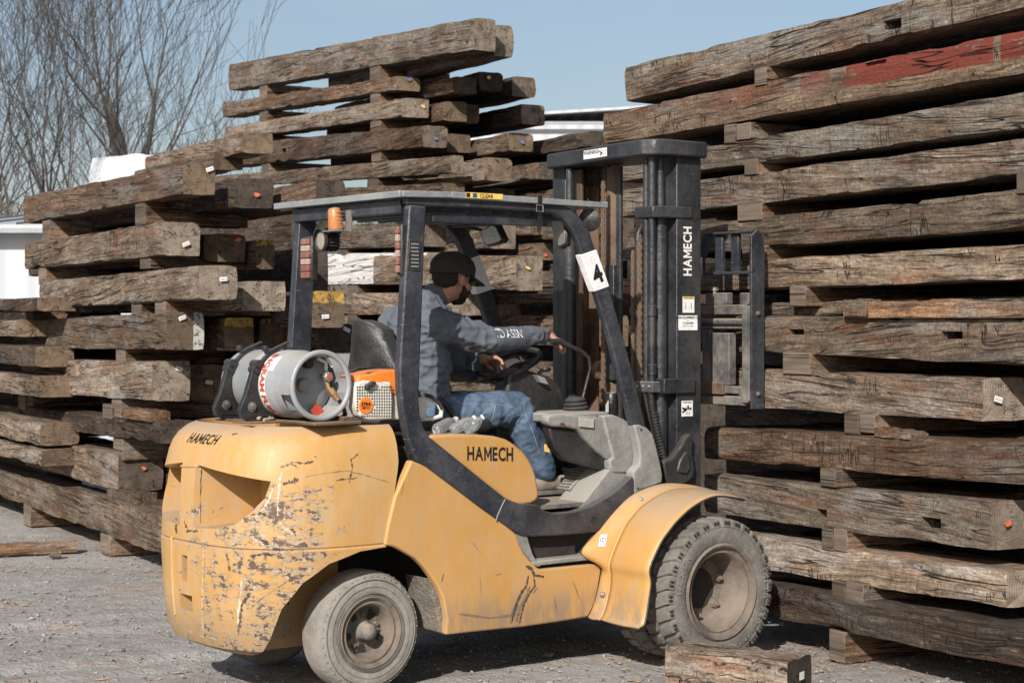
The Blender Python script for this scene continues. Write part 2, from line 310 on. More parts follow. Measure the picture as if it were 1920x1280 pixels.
def ground_mat():
    s = NT('gravel_dirt'); p = s.n('ShaderNodeNewGeometry').outputs['Position']
    a = s.noise(s.vmul(p, (1., 1., 1.)), .9, 6, .6); b = s.noise(p, 9., 7, .7); f = s.noise(p, 70., 5, .75); g = s.noise(s.vmul(p, (.5, 2.2, 1.)), 2.2, 5, .65)
    c = s.mix(s.ramp(b, .3, .7), (.245, .23, .215), (.39, .37, .345))
    c = s.mix(s.ramp(a, .46, .66, 0., .55), c, (.43, .41, .39))
    c = s.mix(s.math('MULTIPLY', s.ramp(g, .54, .70), s.ramp(f, .35, .6, .3, .8)), c, (.48, .30, .18))
    v = s.n('ShaderNodeTexVoronoi', {'feature': 'F1'}, Vector=p, Scale=95.)
    st = s.math('MULTIPLY', s.ramp(v.outputs['Distance'], .42, .25), s.ramp(s.sep(v.outputs['Color'])[0], .55, .7))
    c = s.mix(s.math('MULTIPLY', st, .6), c, s.mix(s.sep(v.outputs['Color'])[1], (.11, .10, .095), (.43, .42, .40)))
    c = s.mix(s.ramp(f, .60, .75, 0., .6), c, (.11, .095, .08))
    v2 = s.n('ShaderNodeTexVoronoi', {'feature': 'F1'}, Vector=p, Scale=34.).outputs['Distance']
    h = s.math('ADD', s.math('MULTIPLY', b, 1.5), s.math('ADD', s.math('MULTIPLY', f, .5), s.math('ADD', s.math('MULTIPLY', st, .4), s.math('MULTIPLY', v2, -.35))))
    s.bump(h, .022, .9)
    return s.done(c, .95, 0, .15)
GRND = ground_mat()
def stone_mat():
    s = NT('mixed_stone'); v = s.n('ShaderNodeTexVoronoi', {'feature': 'F1'}, Vector=s.obj, Scale=22.).outputs['Color']
    return s.done(s.mix(s.sep(v)[0], (.13, .125, .12), (.30, .285, .27)), .95)
STONE = stone_mat()
CHIPM = plain('wood_chip', (.34, .20, .11), .9, var=.4, dust=.3)
HILLM = plain('winter_woodland', (.12, .10, .085), 1., var=.35, dust=0, bump=.3, bs=.8)
# ------------------------------------------------------------------ mesh helpers
ORI = {}
class MB:
    def __init__(s): s.v = []; s.f = []; s.m = []; s.mi = 0
    def add(s, vs, fs):
        b = len(s.v); s.v += [tuple(v) for v in vs]; s.f += [tuple(i+b for i in f) for f in fs]; s.m += [s.mi]*len(fs); return s
    def box(s, lo, hi, rot=None, piv=None):
        (x0, y0, z0), (x1, y1, z1) = lo, hi
        vs = [Vector(v) for v in ((x0,y0,z0),(x1,y0,z0),(x1,y1,z0),(x0,y1,z0),(x0,y0,z1),(x1,y0,z1),(x1,y1,z1),(x0,y1,z1))]
        if rot is not None:
            c = Vector(piv) if piv is not None else (vs[0]+vs[6])/2
            vs = [c+rot@(v-c) for v in vs]
        return s.add(vs, [(3,2,1,0),(4,5,6,7),(0,1,5,4),(1,2,6,5),(2,3,7,6),(3,0,4,7)])
    def prism(s, a, b):                       # two matching rings of points
        n = len(a); ar = sum((Vector(a[i]).cross(Vector(a[(i+1)%n])) for i in range(n)), Vector())
        d = Vector(b[0])-Vector(a[0])
        if ar.dot(d) > 0: a = a[::-1]; b = b[::-1]
        return s.add(list(a)+list(b), [tuple(range(n)), tuple(range(2*n-1, n-1, -1))]+[(i, i+n, (i+1)%n+n, (i+1)%n) for i in range(n)])
    def tube(s, path, r, n=10, closed=False, caps=True):
        P = [Vector(p) for p in path]; k = len(P); rr = r if isinstance(r, (list, tuple)) else [r]*k
        rings = []; up = None
        for i in range(k):
            if closed: t = (P[(i+1)%k]-P[i-1])
            else: t = P[min(i+1, k-1)]-P[max(i-1, 0)]
            t.normalize()
            if up is None: up = t.orthogonal().normalized()
            else:
                up = up-t*up.dot(t)
                up = up.normalized() if up.length > 1e-6 else t.orthogonal().normalized()
            w_ = t.cross(up)
            rings.append([P[i]+(up*math.cos(2*math.pi*j/n)+w_*math.sin(2*math.pi*j/n))*rr[i] for j in range(n)])
        vs = [v for g in rings for v in g]; fs = []
        for i in range(k if closed else k-1):
            a = i*n; b = ((i+1)%k)*n
            fs += [(a+j, a+(j+1)%n, b+(j+1)%n, b+j) for j in range(n)]
        if not closed and caps: fs += [tuple(range(n-1, -1, -1)), tuple((k-1)*n+j for j in range(n))]
        return s.add(vs, fs)
    def lathe(s, prof, c, ax, n=48, a0=0, a1=2*math.pi, ref=None):   # prof = [(radius, along)]
        ax = Vector(ax).normalized(); u = (Vector(ref) if ref else ax.orthogonal()).normalized(); w_ = ax.cross(u); c = Vector(c)
        full = abs(a1-a0-2*math.pi) < 1e-6; m = n if full else n+1
        vs = []
        for i in range(m):
            a = a0+(a1-a0)*i/n; d = u*math.cos(a)+w_*math.sin(a)
            vs += [c+d*r+ax*h for r, h in prof]
        k = len(prof); fs = []
        for i in range(n):
            a = i*k; b = ((i+1)%m)*k
            fs += [(a+j, b+j, b+j+1, a+j+1) for j in range(k-1)]
        return s.add(vs, fs)
    def ball(s, c, r, sc=(1,1,1), n=16, rot=None):
        vs = []; c = Vector(c)
        for i in range(n//2+1):
            th = math.pi*i/(n//2)
            for j in range(n):
                ph = 2*math.pi*j/n; v = Vector((math.sin(th)*math.cos(ph)*sc[0], math.sin(th)*math.sin(ph)*sc[1], math.cos(th)*sc[2]))*r
                vs.append(c+(rot@v if rot else v))
        fs = [(i*n+j, (i+1)*n+j, (i+1)*n+(j+1)%n, i*n+(j+1)%n) for i in range(n//2) for j in range(n)]
        return s.add(vs, fs)
    def cap(s, p, q, r1, r2, n=14):           # sphere-ended tapering limb, closed
        p = Vector(p); q = Vector(q); ax = q-p; L = ax.length
        if L < 1e-5: return s.ball(p, r1)
        prof = [(1e-4, -r1)]+[(r1*math.sin(a), -r1*math.cos(a)) for a in (.4, .8, 1.2, 1.57)]+[(r2*math.sin(a), L-r2*math.cos(a)) for a in (1.57, 1.95, 2.35, 2.75)]+[(1e-4, L+r2)]
        return s.lathe(prof, p, ax, n)
    def seg(s, p, q, wdt, h, up=(0,0,1)):     # bar of rectangular section
        p = Vector(p); q = Vector(q); t = (q-p).normalized(); a = t.cross(Vector(up)).normalized()*wdt/2; b = a.cross(t).normalized()*h/2
        return s.prism([p-a-b, p+a-b, p+a+b, p-a+b], [q-a-b, q+a-b, q+a+b, q-a+b])
def obj(name, mb, m, parent=None, bevel=0, smooth=30, seg=2, recalc=True):
    if isinstance(mb, MB):
        o_ = ORI.get(parent.name if parent else None, Vector())
        me = bpy.data.meshes.new(name)
        me.from_pydata([tuple(Vector(v)-o_) for v in mb.v], [], mb.f)
        ms = m if isinstance(m, (list, tuple)) else [m]
        for x in ms: me.materials.append(x)
        me.polygons.foreach_set('material_index', mb.m)
        if recalc:
            b = bmesh.new(); b.from_mesh(me); bmesh.ops.remove_doubles(b, verts=b.verts, dist=1e-5); bmesh.ops.recalc_face_normals(b, faces=b.faces); b.to_mesh(me); b.free()
    else: me = mb
    o = bpy.data.objects.new(name, me); COL.objects.link(o)
    if parent:
        o.parent = parent; ORI[o.name] = ORI.get(parent.name, Vector())
    if smooth:
        me.polygons.foreach_set('use_smooth', [True]*len(me.polygons)); me.set_sharp_from_angle(angle=R(smooth))
    if bevel:
        md = o.modifiers.new('bevel', 'BEVEL'); md.width = bevel; md.segments = seg; md.limit_method = 'ANGLE'; md.angle_limit = R(35); md.harden_normals = False
    return o
def tag(o, label, cat, group=None, kind=None):
    o['label'] = label; o['category'] = cat
    if group: o['group'] = group
    if kind: o['kind'] = kind
    return o
def root(name, label, cat, loc, ang=0, build_origin=Vector(), group=None):
    o = bpy.data.objects.new(name, None); COL.objects.link(o); o.empty_display_size = .1
    o.location = loc; o.rotation_euler = (0, 0, ang); ORI[o.name] = Vector(build_origin); tag(o, label, cat, group); return o
def truck_root(name, label, cat, lt, group=None):     # lt in truck coordinates
    lt = Vector(lt); return root(name, label, cat, TO+lt.x*TE+lt.y*TM+Vector((0, 0, lt.z)), TH, lt, group)
def bake(o, mods=None):                               # apply the modifiers
    for f in (mods or []): f(o)
    dg = bpy.context.evaluated_depsgraph_get(); ev = o.evaluated_get(dg)
    me = bpy.data.meshes.new_from_object(ev); old = o.data; o.modifiers.clear(); o.data = me; me.name = old.name
    bpy.data.meshes.remove(old); return o
def carve(o, cutters, parent=None):
    cs = []
    for mb in cutters:
        c = obj('cutter', mb, DARK, parent, smooth=0); cs.append(c)
        md = o.modifiers.new('cut', 'BOOLEAN'); md.operation = 'DIFFERENCE'; md.object = c; md.solver = 'EXACT'
        md.material_mode = 'INDEX'
    bpy.context.view_layer.update(); bake(o)
    for c in cs: bpy.data.objects.remove(c)
    return o
def resmooth(o, a=30):
    me = o.data; me.polygons.foreach_set('use_smooth', [True]*len(me.polygons)); me.set_sharp_from_angle(angle=R(a))
def text2d(s, size=1., bold=0., shear=0., align='CENTER', sx=1., sp=1.):
    cu = bpy.data.curves.new('t', 'FONT'); cu.body = s; cu.size = size; cu.offset = bold; cu.shear = shear; cu.align_x = align; cu.align_y = 'CENTER'; cu.space_character = sp; cu.resolution_u = 3
    o = bpy.data.objects.new('t', cu); COL.objects.link(o); dg = bpy.context.evaluated_depsgraph_get()
    me = bpy.data.meshes.new_from_object(o.evaluated_get(dg))
    vs = [(v.co.x*sx, v.co.y) for v in me.vertices]; fs = [tuple(p.vertices) for p in me.polygons]
    bpy.data.objects.remove(o); bpy.data.curves.remove(cu); bpy.data.meshes.remove(me)
    return vs, fs
def word2d(s_, size, bold, width, shear=0.):
    vs, fs, x = [], [], 0.
    for ch in s_:
        g = text2d(ch, size, bold, shear, align='LEFT')
        if ch == 'M':
            ys = [q[1] for q in text2d('H', size, bold)[0]]; lo, hi = min(ys), max(ys); s0 = size*.088+2*bold; W_ = size*.70; md = (lo+hi)/2
            pv = [(0, lo), (s0, lo), (s0, hi-size*.26), (W_/2, lo+size*.10), (W_-s0, hi-size*.26), (W_-s0, lo), (W_, lo), (W_, hi), (W_-s0, hi), (W_/2, lo+size*.33), (s0, hi), (0, hi)]
            g = ([(a+b_*shear, b_) for a, b_ in pv], [(0, 1, 2, 11), (2, 10, 11), (2, 3, 9, 10), (3, 4, 8, 9), (4, 7, 8), (4, 5, 6, 7)])
        x0 = min(v[0] for v in g[0]); x1 = max(v[0] for v in g[0]); b = len(vs)
        vs += [(v[0]-x0+x, v[1]) for v in g[0]]; fs += [tuple(i+b for i in f) for f in g[1]]; x += x1-x0+size*.085
    x -= size*.085; k = width/x
    return [((a-x/2)*k, c) for a, c in vs], fs
def rect2d(w_, h, nx=6, ny=4, cx=0, cy=0):
    vs = [(cx-w_/2+w_*i/nx, cy-h/2+h*j/ny) for j in range(ny+1) for i in range(nx+1)]
    return vs, [(j*(nx+1)+i, j*(nx+1)+i+1, (j+1)*(nx+1)+i+1, (j+1)*(nx+1)+i) for j in range(ny) for i in range(nx)]
def place(mb, g, o, right, up, off=0):                # flat sheet g laid at o
    o = Vector(o); r = Vector(right).normalized(); u = Vector(up).normalized(); nrm = r.cross(u)
    return mb.add([o+r*x+u*y+nrm*off for x, y in g[0]], g[1])
def bvh_of(o, build_o):                               # surface tree in build coordinates
    me = o.data; return BVHTree.FromPolygons([v.co+build_o for v in me.vertices], [tuple(p.vertices) for p in me.polygons])
def project(mb, g, o, right, up, tree, off=.0015, far=.6):
    o = Vector(o); r = Vector(right).normalized(); u = Vector(up); u = (u-r*u.dot(r)).normalized(); nrm = r.cross(u)
    vs = []
    for x, y in g[0]:
        p = o+r*x+u*y+nrm*far; h = tree.ray_cast(p, -nrm, far*2.5)
        vs.append(h[0]+nrm*off if h[0] is not None else o+r*x+u*y)
    return mb.add(vs, g[1])
def label_plate(name, parent, o, right, up, w_, h, base, lines=(), tree=None, off=.0015, colour=None, border=True, parts=()):
    """a printed sheet: base colour plus lines of print; one mesh, several materials"""
    mb = MB(); put = (lambda g, k: project(mb, g, o, right, up, tree, off+k)) if tree else (lambda g, k: place(mb, g, o, right, up, off+k))
    put(rect2d(w_, h), 0); mats = [base]
    for (txt, size, x, y, m, bold) in lines:
        if m not in mats: mats.append(m)
        mb.mi = mats.index(m)
        put([[(a+x, b+y) for a, b in q] if i == 0 else q for i, q in enumerate(text2d(txt, size, bold))], .0008)
    for (rw, rh, x, y, m) in parts:
        if m not in mats: mats.append(m)
        mb.mi = mats.index(m); put(rect2d(rw, rh, 4, 3, x, y), .0005)
    return obj(name, mb, mats, parent, smooth=0, recalc=False)

# ------------------------------------------------------------------ timber stacks
A0, B0, D0 = (-3.0, 13.07), (-.32, 15.2), (1.618, 8.71)
rng = random.Random(3)
def stack_root(name, label, cat, org, u, v, z, group=None):
    loc = Vector((org[0], org[1], 0))+u*SX+v*SY+Vector((0, 0, z)); return root(name, label, cat, loc, SANG, Vector((u, v, z)), group)
ROT = {'f': .045}
def beam(org, v, xf, xn, r1, r2, wd, label, m=0, e=0, group=None, rough=1., marks=(), cuts=(), endcut=None, coarse=False, name='timber'):
    """xf, xn: photo columns of the far and near ends; r = (column, top row, bottom row) on the plane v"""
    uf = SP(org, v, xf, 600)[0] if not isinstance(xf, tuple) else xf[0]; un = SP(org, v, xn, 600)[0] if not isinstance(xn, tuple) else xn[0]
    ua, _, ta = SP(org, v, r1[0], r1[1]); ba = SP(org, v, r1[0], r1[2])[2]
    ub, _, tb = SP(org, v, r2[0], r2[1]); bb = SP(org, v, r2[0], r2[2])[2]
    k = 1/(ub-ua) if abs(ub-ua) > 1e-6 else 0
    top = lambda u: ta+(tb-ta)*(u-ua)*k
    bot = lambda u: ba+(bb-ba)*(u-ua)*k
    L = un-uf; zb = bot(un); h = top(un)-zb
    o = stack_root_like(name, label, org, un, v, zb, group)
    nx = max(6, int(L/(.28 if coarse else .045))); cs = 2 if coarse else 5
    sd = rng.random()*100
    ring = []
    cr = .0045*rough
    for (a, b) in (((0, 0), (1, 0)), ((1, 0), (1, 1)), ((1, 1), (0, 1)), ((0, 1), (0, 0))):
        for i in range(cs):
            t = i/cs; y = a[0]+(b[0]-a[0])*t; z = a[1]+(b[1]-a[1])*t; ring.append((y, z, i == 0))
    n = len(ring); mb = MB(); vs = []
    notch = [(rng.uniform(uf, un), rng.uniform(.02, .10), rng.uniform(.004, .016), rng.choice((0, 1))) for _ in range(int(L*1.1*rough))] if not coarse else []
    bowa = rng.uniform(-.005, .005)*rough
    for i in range(nx+1):
        u = uf+L*i/nx; hh = top(u)-bot(u); z0 = bot(u)-zb
        sag = bowa*math.sin(math.pi*i/nx)
        for (yy, zz, corner) in ring:
            y = yy*wd; z = z0+zz*hh
            p = Vector((u*1.7+sd, y*6, z*6))
            nn = noise.noise(p*.6)*.0035*rough+noise.noise(p*2.6)*.0025*rough
            if not coarse: nn += noise.noise(Vector((u*9+sd, y*25, z*25)))*.0035*rough
            dy = (yy-.5)*2*nn if abs(yy-.5) > .4 else 0; dz = (zz-.5)*2*nn if abs(zz-.5) > .4 else 0
            if corner:
                ch = cr*(.5+2.6*max(0, noise.noise(Vector((u*2.3+sd, yy*7, zz*7)))+.25)); dy -= (yy-.5)*2*ch; dz -= (zz-.5)*2*ch
            for (nu, nw, nd, tp) in notch:
                if abs(u-nu) < nw and zz == tp and yy < .7: dz -= (zz-.5)*2*nd*(1-abs(yy)*1.2)
            vs.append((u-un, y+dy, z+dz+sag))
        if i in (0, nx):                      # slightly ragged, not perfectly square saw cut
            for j in range(n):
                x_, y_, z_ = vs[-n+j]; s_ = 1 if i else -1
                vs[-n+j] = (x_+s_*(noise.noise(Vector((sd, y_*9, z_*9)))*.015-.006*ring[j][2]) + (endcut*(z_/max(h, .01)) if endcut and i else 0), y_, z_)
    fs = [(i*n+j, i*n+(j+1)%n, (i+1)*n+(j+1)%n, (i+1)*n+j) for i in range(nx) for j in range(n)]
    b0 = len(vs)
    cN = sum((Vector(vs[nx*n+j]) for j in range(n)), Vector())/n; cF = sum((Vector(vs[j]) for j in range(n)), Vector())/n
    vs += [tuple(cN), tuple(cF)]
    mb.add(vs, fs); mb.mi = 1
    mb.f += [(nx*n+j, nx*n+(j+1)%n, b0) for j in range(n)]+[((j+1)%n, j, b0+1) for j in range(n)]; mb.m += [1]*(2*n)
    me = bpy.data.meshes.new(name); me.from_pydata(mb.v, [], mb.f)
    me.materials.append(m if not isinstance(m, int) else WD[m]); me.materials.append(e if not isinstance(e, int) else EG[e])
    me.polygons.foreach_set('material_index', mb.m)
    b = bmesh.new(); b.from_mesh(me); bmesh.ops.recalc_face_normals(b, faces=b.faces); b.to_mesh(me); b.free()
    o.data = me; me.polygons.foreach_set('use_smooth', [True]*len(me.polygons)); me.set_sharp_from_angle(angle=R(24))
    if cuts:                                  # mortises: (column, row, width, height, depth)
        cl = []
        for (cx_, cy_, cw, chh, dd) in cuts:
            cu, _, cz = SP(org, v, cx_, cy_); mbc = MB(); mbc.box((cu-un-cw/2, -.1, cz-zb-chh/2), (cu-un+cw/2, dd, cz-zb+chh/2)); cl.append(mbc)
        carve(o, cl, o); resmooth(o, 24)
    for (kind, my, mz) in marks:              # tags and paint dabs on the near end, at my, mz of the section
        mk = MB(); ang_ = rng.uniform(-.5, .5)
        c_ = Vector((.012 if not endcut else .012+endcut*mz, my*wd, mz*h)); ya = Vector((0, math.cos(ang_), math.sin(ang_))); za = Vector((0, -math.sin(ang_), math.cos(ang_)))
        if kind == 'tag':
            place(mk, rect2d(.052, .026, 1, 1), c_, ya, za, .006); mk.mi = 1
            for q in range(5): place(mk, rect2d(.004, .012, 1, 1, -.018+q*.009, 0), c_, ya, za, .008)
            t_ = obj('tag', mk, [WHT, TXG], o, smooth=0); t_['label'] = 'small white tag stapled to the end grain'
        else:
            pts = []
            for q in range(10):
                a_ = q*math.tau/10; rr_ = .018*(.6+.8*rng.random()); pts.append((math.cos(a_)*rr_*1.2, math.sin(a_)*rr_*.8))
            place(mk, (pts, [tuple(range(10))]), c_, ya, za, .006)
            t_ = obj('paint_mark', mk, {'orange': ORM, 'blue': BLUE, 'yellow': YLB}[kind], o, smooth=0); t_['label'] = kind+' dab of paint'
    return o
def stack_root_like(name, label, org, u, v, z, group):
    loc = Vector((org[0], org[1], 0))+u*SX+v*SY+Vector((0, 0, z))
    o = bpy.data.objects.new(name, bpy.data.meshes.new('tmp')); COL.objects.link(o); o.location = loc; o.rotation_euler = (0, 0, SANG)
    ORI[o.name] = Vector(); tag(o, label, 'timber', group); return o
ORD = ['first', 'second', 'third', 'fourth', 'fifth', 'sixth', 'seventh', 'eighth', 'ninth', 'tenth', 'eleventh', 'twelfth', 'thirteenth', 'fourteenth', 'fifteenth']
TONE = ['brown-grey', 'grey', 'brown', 'pale', 'dark']

# right-hand stack, front row, from the top: (plane, far col, near col, ref1, ref2, material, end, description, extras)
DS = [
 (.20, 1172, 2160, (1172,125,191), (1700,0,68), 0, 0, 'topmost timber of the right-hand stack with a square mortise, against the sky', dict(cuts=[(1673,46,.13,.05,.16)])),
 (.20, 1131, 2160, (1131,212,272), (1703,98,176), W_RED, 0, 'timber with red paint along its upper edge, second down the right-hand stack', dict(cuts=[(1640,118,.16,.02,.03)])),
 (.20, 1150, 2160, (1318,274,319), (1703,207,268), 1, 1, '', {}),
 (.20, 1160, 2160, (1318,335,392), (1745,279,347), 0, 0, '', {}),
 (.20, 1165, 2160, (1437,406,466), (1745,372,442), 0, 0, '', {}),
 (.20, 1165, 2160, (1436,485,542), (1920,456,524), 3, 0, 'pale sunlit timber level with the fork backrest on the right-hand stack', {}),
 (.30, 1180, 2160, (1436,566,593), (1920,553,594), 3, 0, 'thin rough timber with crumbling top, seventh from the top of the right-hand stack', {}),
 (.12, 1200, 2160, (1436,594,664), (1920,599,686), 0, 0, 'dark-bottomed timber with two mortises, under the loose orange-brown board on the right', dict(cuts=[(1493,622,.12,.028,.12),(1785,628,.14,.035,.12)])),
 (.12, 1230, 1842, (1436,691,765), (1842,708,790), 1, 1, 'timber ending short of the right edge with a tag on its square end', dict(marks=[('tag', .3, .5)])),
 (.10, 1321, 2160, (1325,800,860), (1920,827,911), 2, 0, 'reddish brown timber right of the mast foot, below the short tagged one', {}),
 (.08, 1320, 1859, (1320,888,960), (1859,940,1033), 1, 1, 'deeply cracked grey timber with two mortises and an orange dab on its end', dict(cuts=[(1541,962,.08,.045,.16),(1746,981,.13,.055,.16)], marks=[('orange', .3, .55)])),
 (.06, 1340, 1887, (1448,1008,1073), (1887,1071,1140), 3, 1, 'timber beside the front wheel with a white tag on its right end', dict(marks=[('tag', .5, .6)])),
 (.0, 1400, 2160, (1461,1101,1162), (1920,1181,1257), 4, 0, 'dark stained bottom timber of the right-hand stack, propped on ground blocks', {}),
]
for i, (v, xf, xn, r1, r2, m, e, lab, kw) in enumerate(DS):
    lab = lab or f'{TONE[m]} timber, {ORD[i]} from the top of the right-hand stack front face'
    beam(D0, v, xf, xn, r1, r2, .27, lab, m, e, 'timbers in the right-hand stack', **kw)
    ua = SP(D0, v, 1200, 600)[0]
    _, _, za = SP(D0, v, r1[0], r1[1]); 
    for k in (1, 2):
        # the rows behind, added in dark wood to blacken the gaps; odd ends show
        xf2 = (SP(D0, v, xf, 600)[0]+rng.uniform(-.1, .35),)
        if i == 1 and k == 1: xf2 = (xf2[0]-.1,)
        beam2 = beam(D0, v, xf2, (3.4,) if xn > 2000 else (SP(D0, v, xn, 600)[0]+rng.uniform(-.3, .1),), r1, r2, .27, f'added gap-darkening {ORD[i]} timber down, {("second","third")[k-1]} row of the right-hand stack', 4, 2, 'added timbers behind the face of the right-hand stack', coarse=True)
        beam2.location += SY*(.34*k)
# left-hand stack
AS = [
 (0, 44, 343, (44,368,419), (343,307,364), .22, 2, 0, 'topmost timber of the left stack, knotted square end and a white tag', dict(marks=[('tag', .8, .85)])),
 (0, 46, 305, (48,455,505), (305,415,479), .26, 0, 1, 'sawn timber with radiating end cracks, second from the top of the left stack', dict(marks=[('tag', .6, .35)])),
 (0, 74, 373, (76,527,578), (373,497,561), .26, 0, 1, 'furry-edged timber with a tag on its end, third from the top of the left stack', dict(marks=[('tag', .6, .6)])),
 (0, 24, 312, (24,603,654), (312,585,656), .26, 0, EG_WHITE, 'timber whose end is whitewashed along one side, fourth down the left stack', dict(marks=[('tag', .4, .85)])),
 (0, 41, 284, (41,674,735), (284,677,752), .27, 3, 1, 'pale notched timber with a star-cracked end, fifth down the left stack', dict(marks=[('tag', .7, .8)])),
 (0, -60, 300, (0,758,792), (300,790,832), .27, 4, 2, 'long dark timber with a small mortise, level with the top of the yellow counterweight', dict(cuts=[(230,808,.1,.05,.12)])),
 (0, 47, 222, (47,816,872), (218,852,921), .33, 0, 2, 'timber with an orange-tagged end beside the counterweight', dict(marks=[('orange', .55, .62)])),
 (-.06, -120, 338, (0,882,929), (304,966,1041), .27, 0, 1, 'bottom timber of the left stack running to the counterweight, near the ground', {}),
]
for i, (v, xf, xn, r1, r2, wd, m, e, lab, kw) in enumerate(AS):
    beam(A0, v, xf, xn, r1, r2, wd, lab, m, e, 'timbers in the left stack', **kw)
# columns behind, each seen by its end: (plane, near col, top, bottom, width, material, end, marks)
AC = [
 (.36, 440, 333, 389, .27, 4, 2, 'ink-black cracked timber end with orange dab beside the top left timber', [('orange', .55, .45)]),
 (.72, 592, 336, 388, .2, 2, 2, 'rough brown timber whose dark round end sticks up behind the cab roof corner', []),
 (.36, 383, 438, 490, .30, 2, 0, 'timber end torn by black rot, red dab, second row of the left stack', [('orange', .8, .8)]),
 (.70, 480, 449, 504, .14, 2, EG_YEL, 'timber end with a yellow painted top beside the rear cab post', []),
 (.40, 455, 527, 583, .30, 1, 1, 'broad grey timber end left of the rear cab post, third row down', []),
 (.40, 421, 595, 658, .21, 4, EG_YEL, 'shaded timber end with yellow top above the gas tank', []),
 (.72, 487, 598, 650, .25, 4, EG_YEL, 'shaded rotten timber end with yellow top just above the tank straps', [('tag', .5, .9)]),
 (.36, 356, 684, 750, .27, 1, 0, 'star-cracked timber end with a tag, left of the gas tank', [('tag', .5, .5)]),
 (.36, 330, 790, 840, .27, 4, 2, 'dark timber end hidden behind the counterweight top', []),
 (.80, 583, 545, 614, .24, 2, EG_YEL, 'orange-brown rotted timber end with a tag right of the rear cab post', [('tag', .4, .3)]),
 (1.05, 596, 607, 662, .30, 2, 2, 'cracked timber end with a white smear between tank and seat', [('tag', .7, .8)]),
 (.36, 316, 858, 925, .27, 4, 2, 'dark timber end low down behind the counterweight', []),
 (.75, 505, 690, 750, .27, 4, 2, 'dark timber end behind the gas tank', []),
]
for (v, xn, yt, yb, wd, m, e, lab, mk) in AC:
    un = SP(A0, v, xn, 600)[0]
    t_, b_ = SP(A0, v, xn, yt)[2], SP(A0, v, xn, yb)[2]
    xf = xn-330; r_ = 0
    # keep it level: express rows at both columns from the same heights
    def row(px, z): 
        r = (px-CXP)/FPX; a = Vector((A0[0], A0[1], 0))+v*SY; u = (r*a.y-a.x)/(SX.x-r*SX.y); return HYP-FPX*(z-CAMH)/(a.y+u*SX.y)
    beam(A0, v, xf, xn, (xf, row(xf, t_), row(xf, b_)), (xn, yt, yb), wd, lab, m, e, 'second-row timbers of the left stack', marks=mk)
# middle stack behind the cab
def brow(org, v, px, z):
    r = (px-CXP)/FPX; a = Vector((org[0], org[1], 0))+v*SY; u = (r*a.y-a.x)/(SX.x-r*SX.y); return HYP-FPX*(z-CAMH)/(a.y+u*SX.y)
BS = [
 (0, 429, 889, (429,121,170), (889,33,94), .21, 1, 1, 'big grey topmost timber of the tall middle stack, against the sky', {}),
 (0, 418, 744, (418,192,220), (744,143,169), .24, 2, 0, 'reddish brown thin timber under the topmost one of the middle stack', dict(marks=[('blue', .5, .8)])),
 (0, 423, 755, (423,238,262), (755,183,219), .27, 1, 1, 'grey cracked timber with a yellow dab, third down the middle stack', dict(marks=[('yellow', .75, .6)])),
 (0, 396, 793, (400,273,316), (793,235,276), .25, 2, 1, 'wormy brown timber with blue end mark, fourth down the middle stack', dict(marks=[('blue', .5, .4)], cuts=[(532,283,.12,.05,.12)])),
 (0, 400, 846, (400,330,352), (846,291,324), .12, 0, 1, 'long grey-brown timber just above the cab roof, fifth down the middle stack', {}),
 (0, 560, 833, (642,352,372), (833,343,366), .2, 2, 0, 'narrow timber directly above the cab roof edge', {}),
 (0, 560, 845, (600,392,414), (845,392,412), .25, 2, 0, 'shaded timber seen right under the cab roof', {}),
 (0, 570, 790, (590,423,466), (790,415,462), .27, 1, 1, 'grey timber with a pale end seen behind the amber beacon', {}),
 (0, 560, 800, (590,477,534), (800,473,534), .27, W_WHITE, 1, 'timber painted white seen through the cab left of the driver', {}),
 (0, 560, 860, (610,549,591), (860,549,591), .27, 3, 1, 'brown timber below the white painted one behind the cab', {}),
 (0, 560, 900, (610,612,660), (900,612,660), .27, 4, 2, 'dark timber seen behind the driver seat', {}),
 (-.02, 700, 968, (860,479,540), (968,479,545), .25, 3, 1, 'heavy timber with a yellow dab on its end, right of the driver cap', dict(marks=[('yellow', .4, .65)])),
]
for i, (v, xf, xn, r1, r2, wd, m, e, lab, kw) in enumerate(BS):
    beam(B0, v, xf, xn, r1, r2, wd, lab, m, e, 'timbers in the middle stack', **kw)
